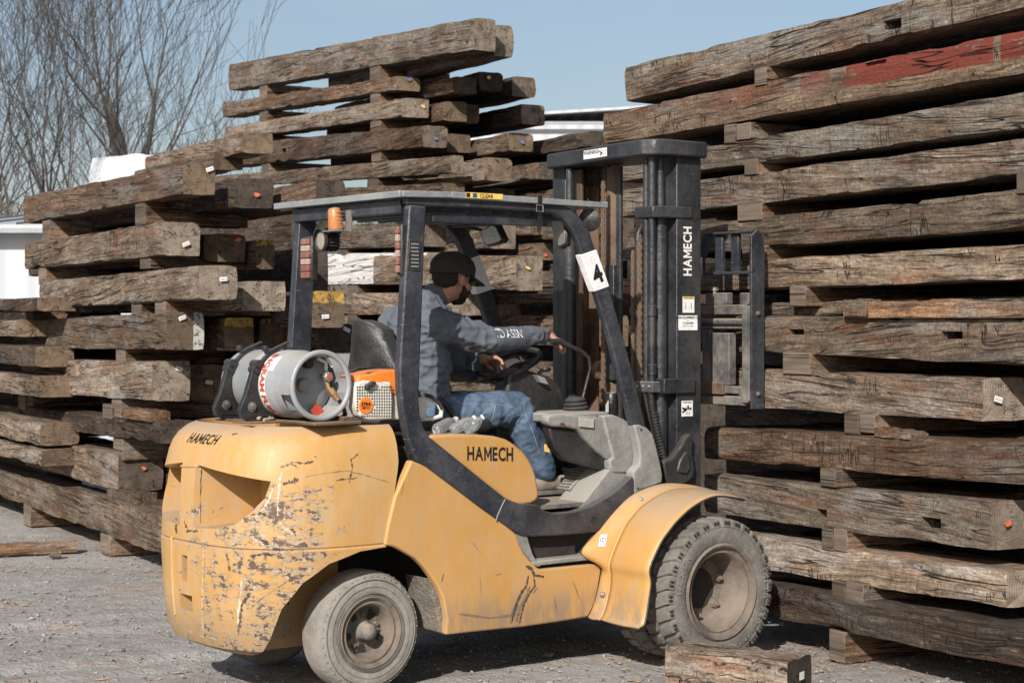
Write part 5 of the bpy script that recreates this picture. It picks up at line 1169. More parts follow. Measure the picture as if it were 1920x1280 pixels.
mb = MB(); lc = TL(605, 449, .07); axl = Vector((-1, .0, -.08)).normalized(); mb.lathe([(.001, .0), (.052, 0), (.058, -.006), (.058, -.02), (.050, -.022)], lc, -axl, 30)
for k in range(20):
    t = k*math.tau/20; d = Vector((0, math.cos(t), math.sin(t))); mb.seg(lc+d*.040+Vector((.01, 0, 0)), lc+d*.040+Vector((.075, 0, 0)), .003, .03, up=d)
mb.lathe([(.001, .01), (.04, .01), (.04, .07), (.001, .07)], lc, (1, 0, 0), 20); fpart('work_lamp', mb, BLKP, bevel=0)
mb = MB(); mb.lathe([(.001, -.004), (.049, -.003), (.050, 0)], lc, (1, 0, 0), 30); fpart('work_lamp_lens', mb, plain('dusty_lens', (.24, .215, .17), .6, dust=.6), bevel=0)
mb = MB(); mb.tube([lc+Vector((.05, 0, 0)), lc+Vector((.08, 0, .09)), lc+Vector((.10, 0, .13))], .008, 8); fpart('work_lamp_stalk', mb, RUSTY, bevel=0)
def tail(x0, x1, y0, y1, tx, nm='tail_lamp'):
    a, b = TL(x0, (y0+y1)/2, tx), TL(x1, (y0+y1)/2, tx); zt, zb_ = TL((x0+x1)/2, y0, tx).z, TL((x0+x1)/2, y1, tx).z; ya, yb = min(a.y, b.y), max(a.y, b.y); h = (zt-zb_)/6
    bk = MB(); bk.box((tx+.008, ya-.008, zb_-.01), (tx+.045, yb+.008, zt+.01)); bo = fpart('tail_lamp', bk, BLKP, bevel=.008)
    for k, m_ in enumerate((REDL, REDL, CLRL, REDL, CLRL, REDL)):
        mb = MB(); mb.box((tx-.006, ya, zb_+k*h+.002), (tx+.01, yb, zb_+(k+1)*h-.002)); obj('lens', mb, m_, bo, bevel=.003)
tail(565, 580, 447, 522, .06); tail(742, 748, 424, 512, .085)
# tank cradles
TC = Vector((-.27, 0, 1.385)); TR_ = .155
def cradle(ty):
    mb = MB(); n = 20; r0, r1 = TR_+.004, TR_+.035; a0, a1 = R(150), R(290); w_ = .03
    def P_(a, r, y): return Vector((TC.x+math.cos(a)*r, y, TC.z+math.sin(a)*r))
    A = [P_(a0+(a1-a0)*i/n, r0, ty) for i in range(n+1)]
    ft = [Vector((TC.x-.03, ty, 1.222)), Vector((TC.x-.19, ty, 1.222)), Vector((TC.x-.235, ty, 1.24)), Vector((TC.x-.245, ty, 1.275)), Vector((TC.x-.215, ty, 1.34)), Vector((TC.x-.19, ty, 1.42)), Vector((TC.x-.175, ty, 1.47))]
    mb.prism(A[::-1]+ft[:0]+[A[0]+Vector((-.02, 0, .02))]+ft[::-1], [p+Vector((0, w_, 0)) for p in A[::-1]+[A[0]+Vector((-.02, 0, .02))]+ft[::-1]])
    o = fpart('tank_cradle', mb, BLKP, bevel=.004)
    mb = MB(); n = 26
    s0 = [P_(R(150)-R(130)*i/n, TR_+.004, ty+.003) for i in range(n+1)]; s1 = [P_(R(150)-R(130)*i/n, TR_+.012, ty+.003) for i in range(n+1)]
    ring = s0+s1[::-1]; mb.prism(ring, [p+Vector((0, .026, 0)) for p in ring]); obj('strap', mb, BLKP, o)
    mb = MB(); pc = P_(R(118), TR_+.03, ty+.015); mb.seg(P_(R(128), TR_+.022, ty+.015), P_(R(88), TR_+.030, ty+.015), .026, .012, up=(-.4, 0, 1)); mb.box(P_(R(125), TR_+.025, ty)-Vector((.018, 0, 0)), P_(R(125), TR_+.055, ty)+Vector((.018, .028, 0))); obj('latch', mb, BLKP, o, bevel=.003)
    mb = MB(); mb.tube([P_(R(150), TR_+.022, ty-.012), P_(R(150), TR_+.022, ty+.045)], .022, 12); mb.tube([P_(R(158), TR_+.022, ty-.012), P_(R(158), TR_+.022, ty+.045)], .018, 12); obj('hinge', mb, BLKP, o, smooth=50)
    mb = MB(); mb.lathe([(.001, -.016), (.012, -.015), (.013, -.004), (.022, -.003), (.023, 0)], (TC.x-.185, ty, 1.285), (0, 1, 0), 8); obj('bolt', mb, DUSTY, o)
cradle(.365); cradle(.60)
mb = MB(); mb.box((-.50, .31, 1.213), (-.10, .47, 1.222)); mb.box((-.46, .57, 1.213), (-.10, .70, 1.222)); mb.box((-.34, .02, 1.213), (-.10, .78, 1.226)); mb.box((-.17, .06, 1.225), (-.12, .16, 1.245)); fpart('tank_base_plate', mb, RUSTY, bevel=.003)
mb = MB(); mb.tube([(-.455, .40, 1.23), (-.42, .36, 1.235), (-.38, .39, 1.24), (-.36, .35, 1.232), (-.41, .34, 1.228)], .008, 6); mb.box((-.45, .37, 1.225), (-.38, .44, 1.26)); fpart('strap_end', mb, plain('frayed_strap', (.30, .25, .19), .9), bevel=0)
# scuffs on the side panel
rng2 = random.Random(5)
def scuff(pts, w_, ty=-.0135, m=None, jag=.5):
    mb = MB(); P = [T(x, y, ty) for x, y in pts]; L = []; Rr = []
    Q = []
    for i in range(len(P)-1):
        for k in range(5): Q.append(P[i].lerp(P[i+1], k/5))
    Q.append(P[-1])
    for i, p in enumerate(Q):
        t = (Q[min(i+1, len(Q)-1)]-Q[max(i-1, 0)]).normalized(); nn = t.cross(Vector((0, 1, 0))); ww = w_*(.35+rng2.random()*jag*1.6)*min(1, (i+1)/3, (len(Q)-i)/3); L.append(p+nn*ww); Rr.append(p-nn*ww)
    n = len(Q); mb.add(L+Rr, [(i, i+1, n+i+1, n+i) for i in range(n-1)]); return mb
SCM = plain('scraped_to_metal', (.035, .022, .018), .7, dust=.25, up=False); SCL = plain('rubber_rub', (.16, .105, .07), .8, dust=.4, up=False)
for pts, w_, m_ in (([(986,1060),(997,1066),(1002,1078),(1012,1079),(1020,1081)], .008, SCM), ([(991,1078),(987,1098),(978,1110),(970,1128),(963,1150),(959,1168)], .008, SCM), ([(1001,1080),(1003,1098),(993,1112),(983,1130),(978,1150),(974,1168)], .006, SCM), ([(1008,1100),(1000,1112)], .003, SCM), ([(983,1104),(970,1122),(960,1148),(955,1170)], .003, SCL), ([(994,1098),(986,1118),(974,1140),(968,1166)], .010, SCL), ([(832,1075),(828,1090)], .003, SCM), ([(757,900),(752,930)], .0015, SCL), ([(880,1010),(905,1040)], .0012, SCL), ([(1040,1120),(1044,1150)], .006, SCL), ([(860,1150),(920,1158),(980,1150)], .006, SCL), ([(1075,1090),(1090,1130)], .003, SCL), ([(900,1080),(903,1120)], .0012, SCL), ([(928,1078),(941,1075)], .002, SCL)):
    o = obj('scrape_mark', scuff(pts, w_), m_, FK, smooth=0, recalc=False)
def cwmark(pts, w_, m_):
    mb = MB(); Q = []
    for i in range(len(pts)-1):
        for k in range(7): t = k/7; Q.append((pts[i][0]+(pts[i+1][0]-pts[i][0])*t, pts[i][1]+(pts[i+1][1]-pts[i][1])*t))
    Q.append(pts[-1]); Lp = []
    for i, (x, y) in enumerate(Q):
        x1, y1 = Q[min(i+1, len(Q)-1)]; x0, y0 = Q[max(i-1, 0)]; d = math.hypot(x1-x0, y1-y0) or 1; nx_, ny_ = -(y1-y0)/d, (x1-x0)/d; ww = w_*(.1+rng2.random()**1.6*1.2)*min(1, (i+1)/3, (len(Q)-i)/3)
        j = (rng2.random()-.5)*w_
        for s_ in (-1, 1):
            px, py = x+nx_*(ww*s_+j), y+ny_*(ww*s_+j); o0 = T(px, py, -1.5); d_ = (T(px, py, .1)-o0).normalized(); h = CWT.ray_cast(o0, d_)
            Lp.append(h[0]+h[1]*.0012 if h[0] is not None and (h[0]-T(px, py, .05)).length < .8 else T(px, py, -.001))
    n = len(Q); fs_ = [(2*i, 2*i+1, 2*i+3, 2*i+2) for i in range(n-1) if (Lp[2*i]-Lp[2*i+2]).length < .03]
    if not fs_: return
    mb.add(Lp, fs_); obj('scrape_mark', mb, m_, FK, smooth=0, recalc=False)
WHM = plain('bare_primer', (.52, .47, .40), .8, var=.35, dust=.6, dcol=(.36, .24, .12), up=False)
for pts, w_, m_ in (([(530,884),(525,900),(522,930),(519,960),(522,968)], 7, WHM), ([(512,912),(505,935),(492,955),(478,970)], 5, WHM), ([(545,866),(575,868),(588,865)], 3, SCM), ([(524,877),(545,868),(560,877)], 3, SCL), ([(530,908),(548,902),(560,898)], 5, SCM), ([(470,966),(490,962),(512,970)], 3.5, SCM), ([(470,1005),(490,1020),(512,1024)], 5, WHM), ([(485,1010),(500,1018),(505,1026)], 5, SCM), ([(655,905),(660,880),(658,862),(672,850)], 2.5, SCM), ([(630,900),(672,895)], 2, SCM), ([(572,894),(600,888),(650,882),(690,892),(732,905)], 1.4, SCL), ([(330,970),(332,1000)], 3, SCM), ([(345,975),(352,995),(372,996)], 3, SCM), ([(378,870),(376,920),(375,990)], 1.4, SCM), ([(468,1042),(500,1038),(522,1040)], 2.5, SCM), ([(455,1080),(452,1110),(448,1140),(446,1170)], 5, WHM), ([(470,1110),(455,1130),(450,1160),(446,1190)], 4, SCM), ([(425,1035),(428,1050),(432,1070)], 3, SCM), ([(550,933),(568,932)], 3.5, WHM), ([(435,815),(446,812)], 2, SCM), ([(350,1180),(380,1192),(420,1200)], 3, WHM), ([(530,985),(548,1000),(560,998)], 4, WHM), ([(545,990),(556,1004)], 4, SCM), ([(520,1005),(540,1008)], 3, WHM), ([(590,855),(594,857)], 2, SCM), ([(560,1075),(500,1115),(480,1130)], 1.5, SCL)):
    cwmark(pts, w_*(.42 if m_ is WHM else .9), m_)
# ------------------------------------------------------------------ gas tank
TK = truck_root('gas_tank', 'grey horizontal gas tank strapped across the back of the forklift', 'gas tank', (-.27, .5, 1.385))
def tkp(name, mb, m, par=None, **k): return obj(name, mb, m, par or TK, **k)
c0 = Vector((-.27, 0, 1.385)); AY = Vector((0, 1, 0)); r0 = .153
mb = MB(); mb.lathe([(.0001, .19), (.06, .193), (.11, .205), (.14, .225), (r0, .252), (r0, .455), (r0+.003, .46), (r0+.003, .475), (r0, .48), (r0, .70), (.14, .735), (.10, .755), (.0001, .76)], c0, AY, 64, ref=(1, 0, 0))
body = tkp('tank_body', mb, TANK, smooth=40)
mb = MB(); mb.tube([c0+Vector((math.cos(t)*(r0-.008), .085, math.sin(t)*(r0-.008))) for t in [i*math.tau/56 for i in range(56)]], .0125, 12, closed=True); tkp('collar_ring', mb, TANK, smooth=50)
# collar wall between ring and shoulder, with two windows cut in it
mb = MB()
for a0_, a1_ in ((R(60), R(196)), (R(232), R(318)), (R(345), R(372))):
    n = 18
    for (ra, rb_) in ((r0-.016, r0-.013),):
        mb.lathe([(r0-.010, .09), (r0-.007, .225), (r0-.011, .225), (r0-.014, .09), (r0-.010, .09)], c0, AY, n, a0=-a1_, a1=-a0_, ref=(1, 0, 0))
mb.lathe([(r0-.008, .19), (r0-.003, .245), (r0-.008, .245)], c0, AY, 56, ref=(1, 0, 0))
tkp('collar', mb, TANK, smooth=30)
mb = MB(); mb.lathe([(.0001, -.02), (.026, -.02), (.030, -.015), (.030, 0), (.0001, 0)], c0+Vector((-.035, .185, .0)), AY, 24); tkp('gauge', mb, STEEL, smooth=40)
mb = MB(); mb.lathe([(.0001, -.004), (.036, -.004), (.036, .0), (.0001, 0)], c0+Vector((-.095, .19, -.002)), AY, 24); mb.lathe([(.01, -.006), (.012, -.006), (.012, -.004)], c0+Vector((-.095, .19, -.002)), AY, 16); tkp('amber_cap', mb, plain('amber_cap_plastic', (.70, .36, .06), .5), smooth=30)
mb = MB(); mb.lathe([(.0001, -.035), (.02, -.035), (.022, -.03), (.022, 0), (.0001, 0)], c0+Vector((-.01, .195, .095)), AY, 14); tkp('relief_valve', mb, BLKP, smooth=40)
mb = MB(); vc = c0+Vector((.07, .155, .035)); mb.lathe([(.0001, -.03), (.018, -.03), (.023, -.024), (.023, -.008), (.012, -.005), (.012, .05)], vc, AY, 8); tkp('hand_wheel', mb, STEEL, smooth=30)
mb = MB(); mb.lathe([(.0001, -.033), (.011, -.033), (.011, -.03)], vc, AY, 12); tkp('wheel_cap', mb, TXR, smooth=30)
mb = MB(); mb.tube([vc+Vector((0, .0, -.01)), vc+Vector((.005, -.01, -.05)), vc+Vector((.03, -.02, -.075))], .011, 10); mb.lathe([(.001, 0), (.018, 0), (.018, .03), (.014, .035), (.014, .06), (.001, .06)], vc+Vector((.012, -.01, -.055)), (.55, -.25, -.8), 6); tkp('brass_coupling', mb, BRASS, smooth=30)
mb = MB(); mb.tube([vc+Vector((.045, -.03, -.10)), vc+Vector((.07, -.03, -.13)), vc+Vector((.10, .0, -.17)), vc+Vector((.12, .08, -.20))], .010, 10); tkp('gas_hose', mb, BLKP, smooth=60)
mb = MB(); mb.tube([c0+Vector((.02, .15, .12)), c0+Vector((.06, .14, .10)), vc+Vector((0, -.0, .03))], .009, 8); mb.tube([c0+Vector((.0, .16, .13)), c0+Vector((.05, .13, .13)), c0+Vector((.085, .13, .08))], .006, 8); tkp('filler_pipe', mb, WPL, smooth=60)
mb = MB(); place(mb, rect2d(.05, .05, 1, 1), c0+Vector((.035, .175, -.115)), (.7, 0, .7), (-.7, 0, .7), 0); tkp('hazard_diamond', mb, TXR, smooth=0)
def wraps(ang0, ang1, y0, y1, off=.0016):
    mb = MB(); n = 24; vs = []
    for i in range(n+1):
        a = R(ang0+(ang1-ang0)*i/n)
        for y in (y0, y1): vs.append(c0+Vector((math.cos(a)*(r0+off), y, math.sin(a)*(r0+off))))
    mb.add(vs, [(2*i, 2*i+1, 2*i+3, 2*i+2) for i in range(n)]); return mb
def wraptext(mb, txt, ang, y, size, bold=.0, sx=1., off=.0030, cols=None):
    g = text2d(txt, size, bold, sx=sx); vs = []
    for (x, h) in g[0]:
        a = R(ang)+x/r0; r = r0+off; vs.append(c0+Vector((math.cos(a)*r, y-h, math.sin(a)*r)))
    return mb.add(vs, g[1])
mb = wraps(128, 240, .306, .360); tkp('label_band', mb, WHT, body, smooth=50)
mb = wraps(150, 222, .415, .455); tkp('label_band', mb, WHT, body, smooth=50)
mb = MB(); wraptext(mb, 'INGRAM FUELS', 183, .333, .054, .0026, sx=.94); tkp('lettering', mb, TXR, body, smooth=0, recalc=False)
mb = MB(); wraptext(mb, '- warning - flammable -', 190, .435, .016, .0, sx=1.); tkp('lettering', mb, TXG, body, smooth=0, recalc=False)
mb = wraps(126, 156, .256, .302); tkp('paper_label', mb, WHT, body, smooth=50)
mb = MB(); [wraptext(mb, '- -- --- -- -', 141, .264+k*.010, .011, off=.0034) for k in range(4)]; tkp('small_print', mb, TXG, body, smooth=0, recalc=False)
# ------------------------------------------------------------------ chainsaw on the rear deck
ty0 = .07
SAW = truck_root('chainsaw', 'orange and white chainsaw resting on the rear deck between gas tank and cab post', 'chainsaw', T(720, 790, ty0))
def sp(name, pts, ty, dep, m, bevel=.008, par=None): return obj(name, trace(pts, ty, dep), m, par or SAW, bevel=bevel, seg=3)
sp('starter_cover', [(667,728),(672,716),(682,712),(720,717),(733,722),(738,745),(737,786),(690,787),(675,780),(667,762)], ty0, .07, WPL, .010)
sp('engine_cover', [(669,712),(674,704),(690,701),(705,697),(722,694),(745,692),(760,700),(764,740),(735,742),(700,722),(680,722),(670,722)], ty0+.015, .16, ORG, .012)
sp('body_shell', [(735,740),(800,745),(800,786),(735,787)], ty0+.02, .12, WPL, .01)
mb = MB()
for j in range(11):
    for i in range(15):
        x = 669+i*4.6; y = 724+j*5.4
        if math.hypot(x-686, y-760) < 15.5 or (x < 676 and y > 770) or (y < 727 and x > 700 and x < 712): continue
        if y > 782: continue
        a = [T(px, py, ty0-.001) for px, py in ((x, y), (x+2.6, y+.2), (x+2.6, y+3.2), (x, y+3.0))]; mb.prism(a, [p+Vector((0, .003, 0)) for p in a])
obj('grille', mb, DARK, SAW, smooth=0)
mb = MB(); bc_ = T(686, 760, ty0-.002); mb.lathe([(.0001, -.003), (.036, -.003), (.038, 0)], bc_, AY, 32); obj('badge', mb, ORG, SAW)
label_mb = MB(); place(label_mb, text2d('STIHL', .021, .0009), bc_+Vector((0, -.0045, .006)), (1, 0, 0), (0, 0, 1)); place(label_mb, text2d('MS 311', .014, .0005), bc_+Vector((0, -.0045, -.010)), (1, 0, 0), (0, 0, 1)); obj('badge_lettering', label_mb, TXT, SAW, smooth=0, recalc=False)
label_plate('paper_label', SAW, T(723, 724, ty0+.013), (1, 0, -.05), (0, 0, 1), .045, .040, WHT, [('- -', .012, 0, .006, TXG, 0), ('- -', .012, 0, -.008, TXG, 0)])
sp('starter_grip', [(688,722),(700,714),(707,716),(703,724),(696,727),(694,732),(688,730)], ty0-.02, .03, BLKP, .004)
mb = MB(); mb.tube([T(668,745,.12), T(672,712,.12), T(690,702,.10), T(718,698,.12), T(735,706,.2), T(740,716,.25)], .011, 10); obj('front_handle', mb, BLKP, SAW, smooth=60)
mb = MB(); mb.tube([T(792,742,.11), T(806,744,.11), T(820,754,.11), T(828,768,.11), T(826,780,.11), T(812,784,.11), T(784,786,.11)], [.013,.013,.012,.012,.012,.010,.010], 10); obj('rear_handle', mb, WPL, SAW, smooth=60)
mb = MB(); mb.tube([T(796,740,.10), T(810,744,.10), T(824,756,.10), T(829,766,.10)], .010, 8); obj('handle_grip', mb, BLKP, SAW, smooth=60)
# ------------------------------------------------------------------ bottles and can
def bottle(label, px, py, ty, d, L=.16, r=.028):
    p = T(px, py, ty); o = truck_root('bottle', label, 'bottle', p, 'clear plastic bottles on the hood'); d = Vector(d).normalized()
    mb = MB(); prof = [(.0001, .004), (r*.8, 0), (r, .008), (r, L*.28), (r*.93, L*.33), (r, L*.38), (r, L*.62), (r*.75, L*.76), (r*.42, L*.86), (r*.40, L*.95), (.0001, L*.951)]
    mb.lathe(prof, p, d, 24); obj('bottle_body', mb, CLEAR, o, smooth=50)
    mb = MB(); mb.lathe([(.0001, L*1.02), (r*.44, L*1.018), (r*.48, L*1.0), (r*.48, L*.93), (.0001, L*.93)], p, d, 20); obj('cap', mb, TXW, o, smooth=40); return o
bottle('clear plastic bottle lying nearest the black post on the hood', 817, 806, .07, (.34, .1, .10))
bottle('clear plastic bottle lying in the middle of the three on the hood', 846, 808, .06, (.25, -.08, .14), .13, .026)
bottle('clear plastic bottle leaning at the right of the three on the hood', 872, 810, .055, (.16, -.10, .16), .11, .028)
p = T(1147, 779, .35); CAN = truck_root('drink_can', 'black drink can standing on the dashboard beside the mast', 'drink can', p)
mb = MB(); mb.lathe([(.0001, .004), (.027, 0), (.033, .008), (.033, .102), (.027, .115), (.0001, .112)], p, (0, 0, 1), 28); obj('can_body', mb, plain('black_can', (.015, .015, .018), .3, .3, dust=.08), CAN, smooth=40)
mb = MB(); mb.lathe([(.026, .114), (.028, .119), (.026, .1185), (.024, .112), (.0001, .112)], p, (0, 0, 1), 28); obj('can_lid', mb, STEEL, CAN, smooth=40)
mb = MB(); [mb.box(p+Vector((-.034, -.012+k*.008, .02)), p+Vector((-.0325, -.008+k*.008, .08-k*.01))) for k in range(3)]; obj('can_print', mb, TXW, CAN, smooth=0)
kp = T(1026, 828, .18); KEY = truck_root('key_tag', 'yellow key tag hanging under the dashboard beside the driver leg', 'key tag', kp)
a = [T(x, y, .18) for x, y in ((1021,832),(1029,834),(1031,848),(1022,846))]; mb = MB(); mb.prism(a, [q+Vector((0, .004, 0)) for q in a]); obj('tag', mb, YLB, KEY, smooth=0)
mb = MB(); mb.tube([T(1024, 815, .18)+Vector((math.cos(t)*.012, 0, math.sin(t)*.012)) for t in [i*.6 for i in range(11)]], .002, 6); obj('key_ring', mb, STEEL, KEY)

# ------------------------------------------------------------------ driver
PR = truck_root('person', 'driver in grey hooded sweatshirt, jeans and black cap, seated, reaching for the levers', 'person', (.62, .52, 1.15))
def blob(name, caps, m, vox=.010, smooth=4, wr=None, par=None, sm_ang=180):
    mb = MB()
    for c in caps:
        if isinstance(c[1], Vector): mb.cap(*c)
        else: mb.ball(c[0], c[1], c[2], 16, c[3])
    o = obj(name, mb, m, par or PR, smooth=0)
    r_ = o.modifiers.new('r', 'REMESH'); r_.mode = 'VOXEL'; r_.voxel_size = vox
    s_ = o.modifiers.new('s', 'SMOOTH'); s_.factor = .5; s_.iterations = smooth
    bpy.context.view_layer.update(); bake(o)
    if wr:
        me = o.data; me.update(); ns = [v.normal.copy() for v in me.vertices]; bo = ORI[PR.name]
        for v, nn in zip(me.vertices, ns):
            v.co += nn*wr(v.co+bo)
    me = o.data; me.polygons.foreach_set('use_smooth', [True]*len(me.polygons)); return o
V = Vector
hip = V((.60, .54, 1.235)); hr, hl_ = V((.60, .43, 1.22)), V((.60, .65, 1.22))
kr = T(968, 765, .40); ar = T(1017, 880, .40); kl = V((kr.x+.03, .72, kr.z-.01)); al = V((ar.x+.05, .74, ar.z+.02))
sr = T(815, 606, .34); sl_ = V((sr.x+.04, .74, sr.z+.0)); nk = V(((sr.x+sl_.x)/2+.02, .55, sr.z+.075))
er = T(920, 637, .33); wr_ = T(1022, 628, .385)
el = T(880, 690, .78); wl = T(893, 672, .66)
hc = T(850, 521, .52)                                          # head centre
hyaw = R(-4); Hf = V((math.cos(R(2)), math.sin(R(2)), -.16)).normalized(); Hs = V((0, 0, 1)).cross(Hf).normalized(); Hu = Hf.cross(Hs).normalized()
def hd(f, s_, u): return hc+Hf*f+Hs*s_+Hu*u                    # forward, left, up on the head
hrot = Matrix((Hf, Hs, Hu)).transposed()
skin = [(hd(-.008, 0, .022), .090, (1.08, .86, 1.0), hrot), (hd(.030, 0, -.035), .062, (1.0, .95, 1.1), hrot),
        (hd(.052, 0, -.085), hd(.030, 0, -.080), .022, .040), (hd(.084, 0, -.012), hd(.108, 0, -.034), .009, .013), (hd(.085, .0, -.058), .018, (.7, 1.3, .5), hrot),
        (hd(-.012, 0, -.06), nk+V((.0, 0, -.01)), .056, .060),
        (nk+V((0, 0, -.02)), V((.60, .54, 1.28)), .07, .10), (sr+V((0, .05, -.02)), sl_+V((0, -.05, -.02)), .05, .05),
        (sr, er, .040, .034), (er, wr_, .034, .024), (sl_, el, .040, .034), (el, wl, .034, .024),
        (hr, kr, .065, .048), (kr, ar, .045, .034), (hl_, kl, .065, .048), (kl, al, .045, .034), (hip, hip+V((0, .01, 0)), .10, .10)]
for s_ in (1, -1): skin += [(hd(-.004, s_*.082, -.012), .032, (.62, .30, 1.0), hrot), (hd(-.014, s_*.090, -.006), .020, (.6, .4, .9), hrot), (hd(.055, s_*.040, -.035), .030, (.8, .8, .8), hrot)]
def hand(w_, d, pn, side, curl, th=1):
    """wrist point, direction of the fingers, palm normal (out of the back of the hand)"""
    d = d.normalized(); pn = (pn-d*pn.dot(d)).normalized(); lt = d.cross(pn).normalized()*side; out = []
    out += [(w_, w_+d*.03, .024, .026)]
    for k in range(4):
        o_ = (-1.5+k)*.019; base = w_+d*.085+lt*o_; ln = (.072, .082, .077, .060)[k]; out.append((w_+d*.02+lt*o_*.7, base, .015, .0115))
        a = 0; p = base; dd = d.copy()
        for j in range(3):
            a += curl[j]; dd = (d*math.cos(a)-pn*math.sin(a)); q = p+dd*ln*(.46, .31, .25)[j]; out.append((p, q, .0098-.001*j, .0090-.001*j)); p = q
    tb = w_+d*.025-lt*.024; t1 = tb+(d*.6-lt*.75-pn*.35).normalized()*.042; t2 = t1+(d*.85-lt*.1-pn*.6).normalized()*.032
    out += [(w_+d*.01-lt*.01, tb, .016, .013), (tb, t1, .013, .011), (t1, t2, .0105, .009)]; return out
hR = hand(wr_+V((.012, 0, .0)), V((.93, .12, -.30)), V((.25, -.25, .93)), -1, (.35, .55, .45))
hL = hand(wl+V((.01, -.01, 0)), V((.85, -.50, -.05)), V((.2, .3, .93)), 1, (.5, .6, .5))
skin += hR+hL
blob('body', skin, SKIN, .0052, 3)
# beard, hair, cap
def fz(a, s): return lambda p: noise.noise(p*s)*a
blob('beard', [(hd(.040, 0, -.070), .050, (1.0, 1.02, .85), hrot), (hd(.060, 0, -.095), hd(.035, 0, -.095), .028, .036), (hd(.030, -.052, -.045), hd(.045, -.042, -.078), .014, .023), (hd(.028, .050, -.030), hd(.045, .042, -.075), .020, .026), (hd(.092, -.02, -.055), hd(.092, .02, -.055), .009, .009)], HAIR, .006, 2, fz(.004, 130))
blob('hair', [(hd(-.042, 0, .005), .078, (1.0, .98, .95), hrot), (hd(-.062, 0, -.040), .048, (.75, 1.1, .8), hrot), (hd(.022, -.068, .018), .016, (.8, .5, 1.2), hrot), (hd(.022, .068, .018), .016, (.8, .5, 1.2), hrot)], HAIR, .006, 2, fz(.003, 150))
def cap():
    mb = MB(); n = 40; rows = 12; vs = []
    for j in range(rows+1):
        th = (math.pi/2)*(1-j/rows)
        for i in range(n):
            a = math.tau*i/n; r = math.sin(th)**.80; r *= 1+.02*math.cos(a*6)*(.4)
            back = max(0, -math.cos(a))
            z = .026+.098*math.cos(th)**.85; f = -.010+.118*r*math.cos(a); s_ = .099*r*math.sin(a)
            if j == 0: z -= .012+.008*back
            if j == 1: z -= .004
            vs.append(hd(f, s_, z))
    fs = [(j*n+i, j*n+(i+1)%n, (j+1)*n+(i+1)%n, (j+1)*n+i) for j in range(rows) for i in range(n)]
    mb.add(vs, fs); o = obj('cap', mb, CAP, PR, smooth=60)
    m_ = o.modifiers.new('t', 'SOLIDIFY'); m_.thickness = .003; m_.offset = 1
    mb = MB()                                                   # visor
    n = 16; k = 6; vs = []
    for i in range(n+1):
        a = -1.15+2.3*i/n
        for j in range(k+1):
            t = j/k; f = .096*math.cos(a)*(1)+t*.098*math.cos(a*.9)**.7; s_ = .086*math.sin(a)*(1-.06*t); vs.append(hd(f, s_, .024-.010*t-.9*s_*s_*2-.02*t*t))
    mb.add(vs, [(i*(k+1)+j, i*(k+1)+j+1, (i+1)*(k+1)+j+1, (i+1)*(k+1)+j) for i in range(n) for j in range(k)])
    v_ = obj('visor', mb, CAP, o, smooth=60); m_ = v_.modifiers.new('t', 'SOLIDIFY'); m_.thickness = .004
    mb = MB(); mb.ball(hd(-.01, 0, .125), .008, n=10); obj('button', mb, CAP, o, smooth=60)
    for k_ in range(6):                                         # seams
        a = math.tau*k_/6+.5; pts = []
        for j in range(1, rows):
            th = (math.pi/2)*(1-j/rows); r = math.sin(th)**.80; pts.append(hd(-.010+.1215*r*math.cos(a), .1025*r*math.sin(a), .026+.1005*math.cos(th)**.85))
        mb = MB(); mb.tube(pts, .0016, 5); obj('seam', mb, plain('cap_seam', (.07, .068, .066), .9, dust=0) if k_ == 0 else MATS['cap_seam'], o, smooth=60)
    mb = MB(); mb.ball(hd(-.120, 0, .032), .03, (.35, 1.1, .75), 14, hrot); obj('back_opening', mb, DARK, o, smooth=60)
    mb = MB(); mb.tube([hd(.088, -.052, -.012), hd(.108, -.02, -.012), hd(.108, .02, -.012), hd(.088, .052, -.012)], .012, 8); obj('sunglasses', mb, BLKP, o, smooth=60)
cap()
# sweatshirt
def folds(p):
    t_ = max(0, min(1, 1-((p-(er.lerp(wr_, .25))).length-.10)/.06)); q = V((p.x*9, p.y*9, p.z*26)); f = (1-abs(noise.noise(q)))**3*.013-.005
    f += (1-abs(noise.noise(V((p.x*17, p.y*12, p.z*15+4)))))**4*.010-.003
    return f*(1-t_*.8)
shirt = [(V((.56, .54, 1.20)), V((.545, .54, 1.40)), .155, .160), (V((.565, .46, 1.22)), V((.545, .45, 1.45)), .115, .120), (V((.565, .63, 1.22)), V((.56, .64, 1.45)), .115, .120),
         (V((.55, .45, 1.45)), sr+V((-.03, .07, -.05)), .120, .098), (V((.56, .64, 1.45)), sl_+V((-.03, -.07, -.05)), .120, .098), (V((.55, .54, 1.42)), nk+V((-.035, 0, -.10)), .15, .115), (nk+V((-.01, 0, -.07)), nk.lerp(hd(-.02, 0, -.08), .45), .10, .082),
         (sr+V((-.01, .01, -.005)), er, .084, .064), (er, er.lerp(wr_, .55), .064, .056), (er.lerp(wr_, .55), wr_+V((-.025, 0, 0)), .056, .043), (wr_+V((-.03, 0, 0)), wr_+V((-.005, 0, 0)), .040, .036),
         (sl_, el, .080, .062), (el, wl+(el-wl)*.12, .060, .040), (sr+V((.0, .05, .02)), sl_+V((.0, -.05, .02)), .062, .062)]
SH = blob('sweatshirt', shirt, HOOD, .0085, 5, folds)
nb = nk.lerp(hd(-.02, 0, -.085), .45)+V((-.01, 0, .01))
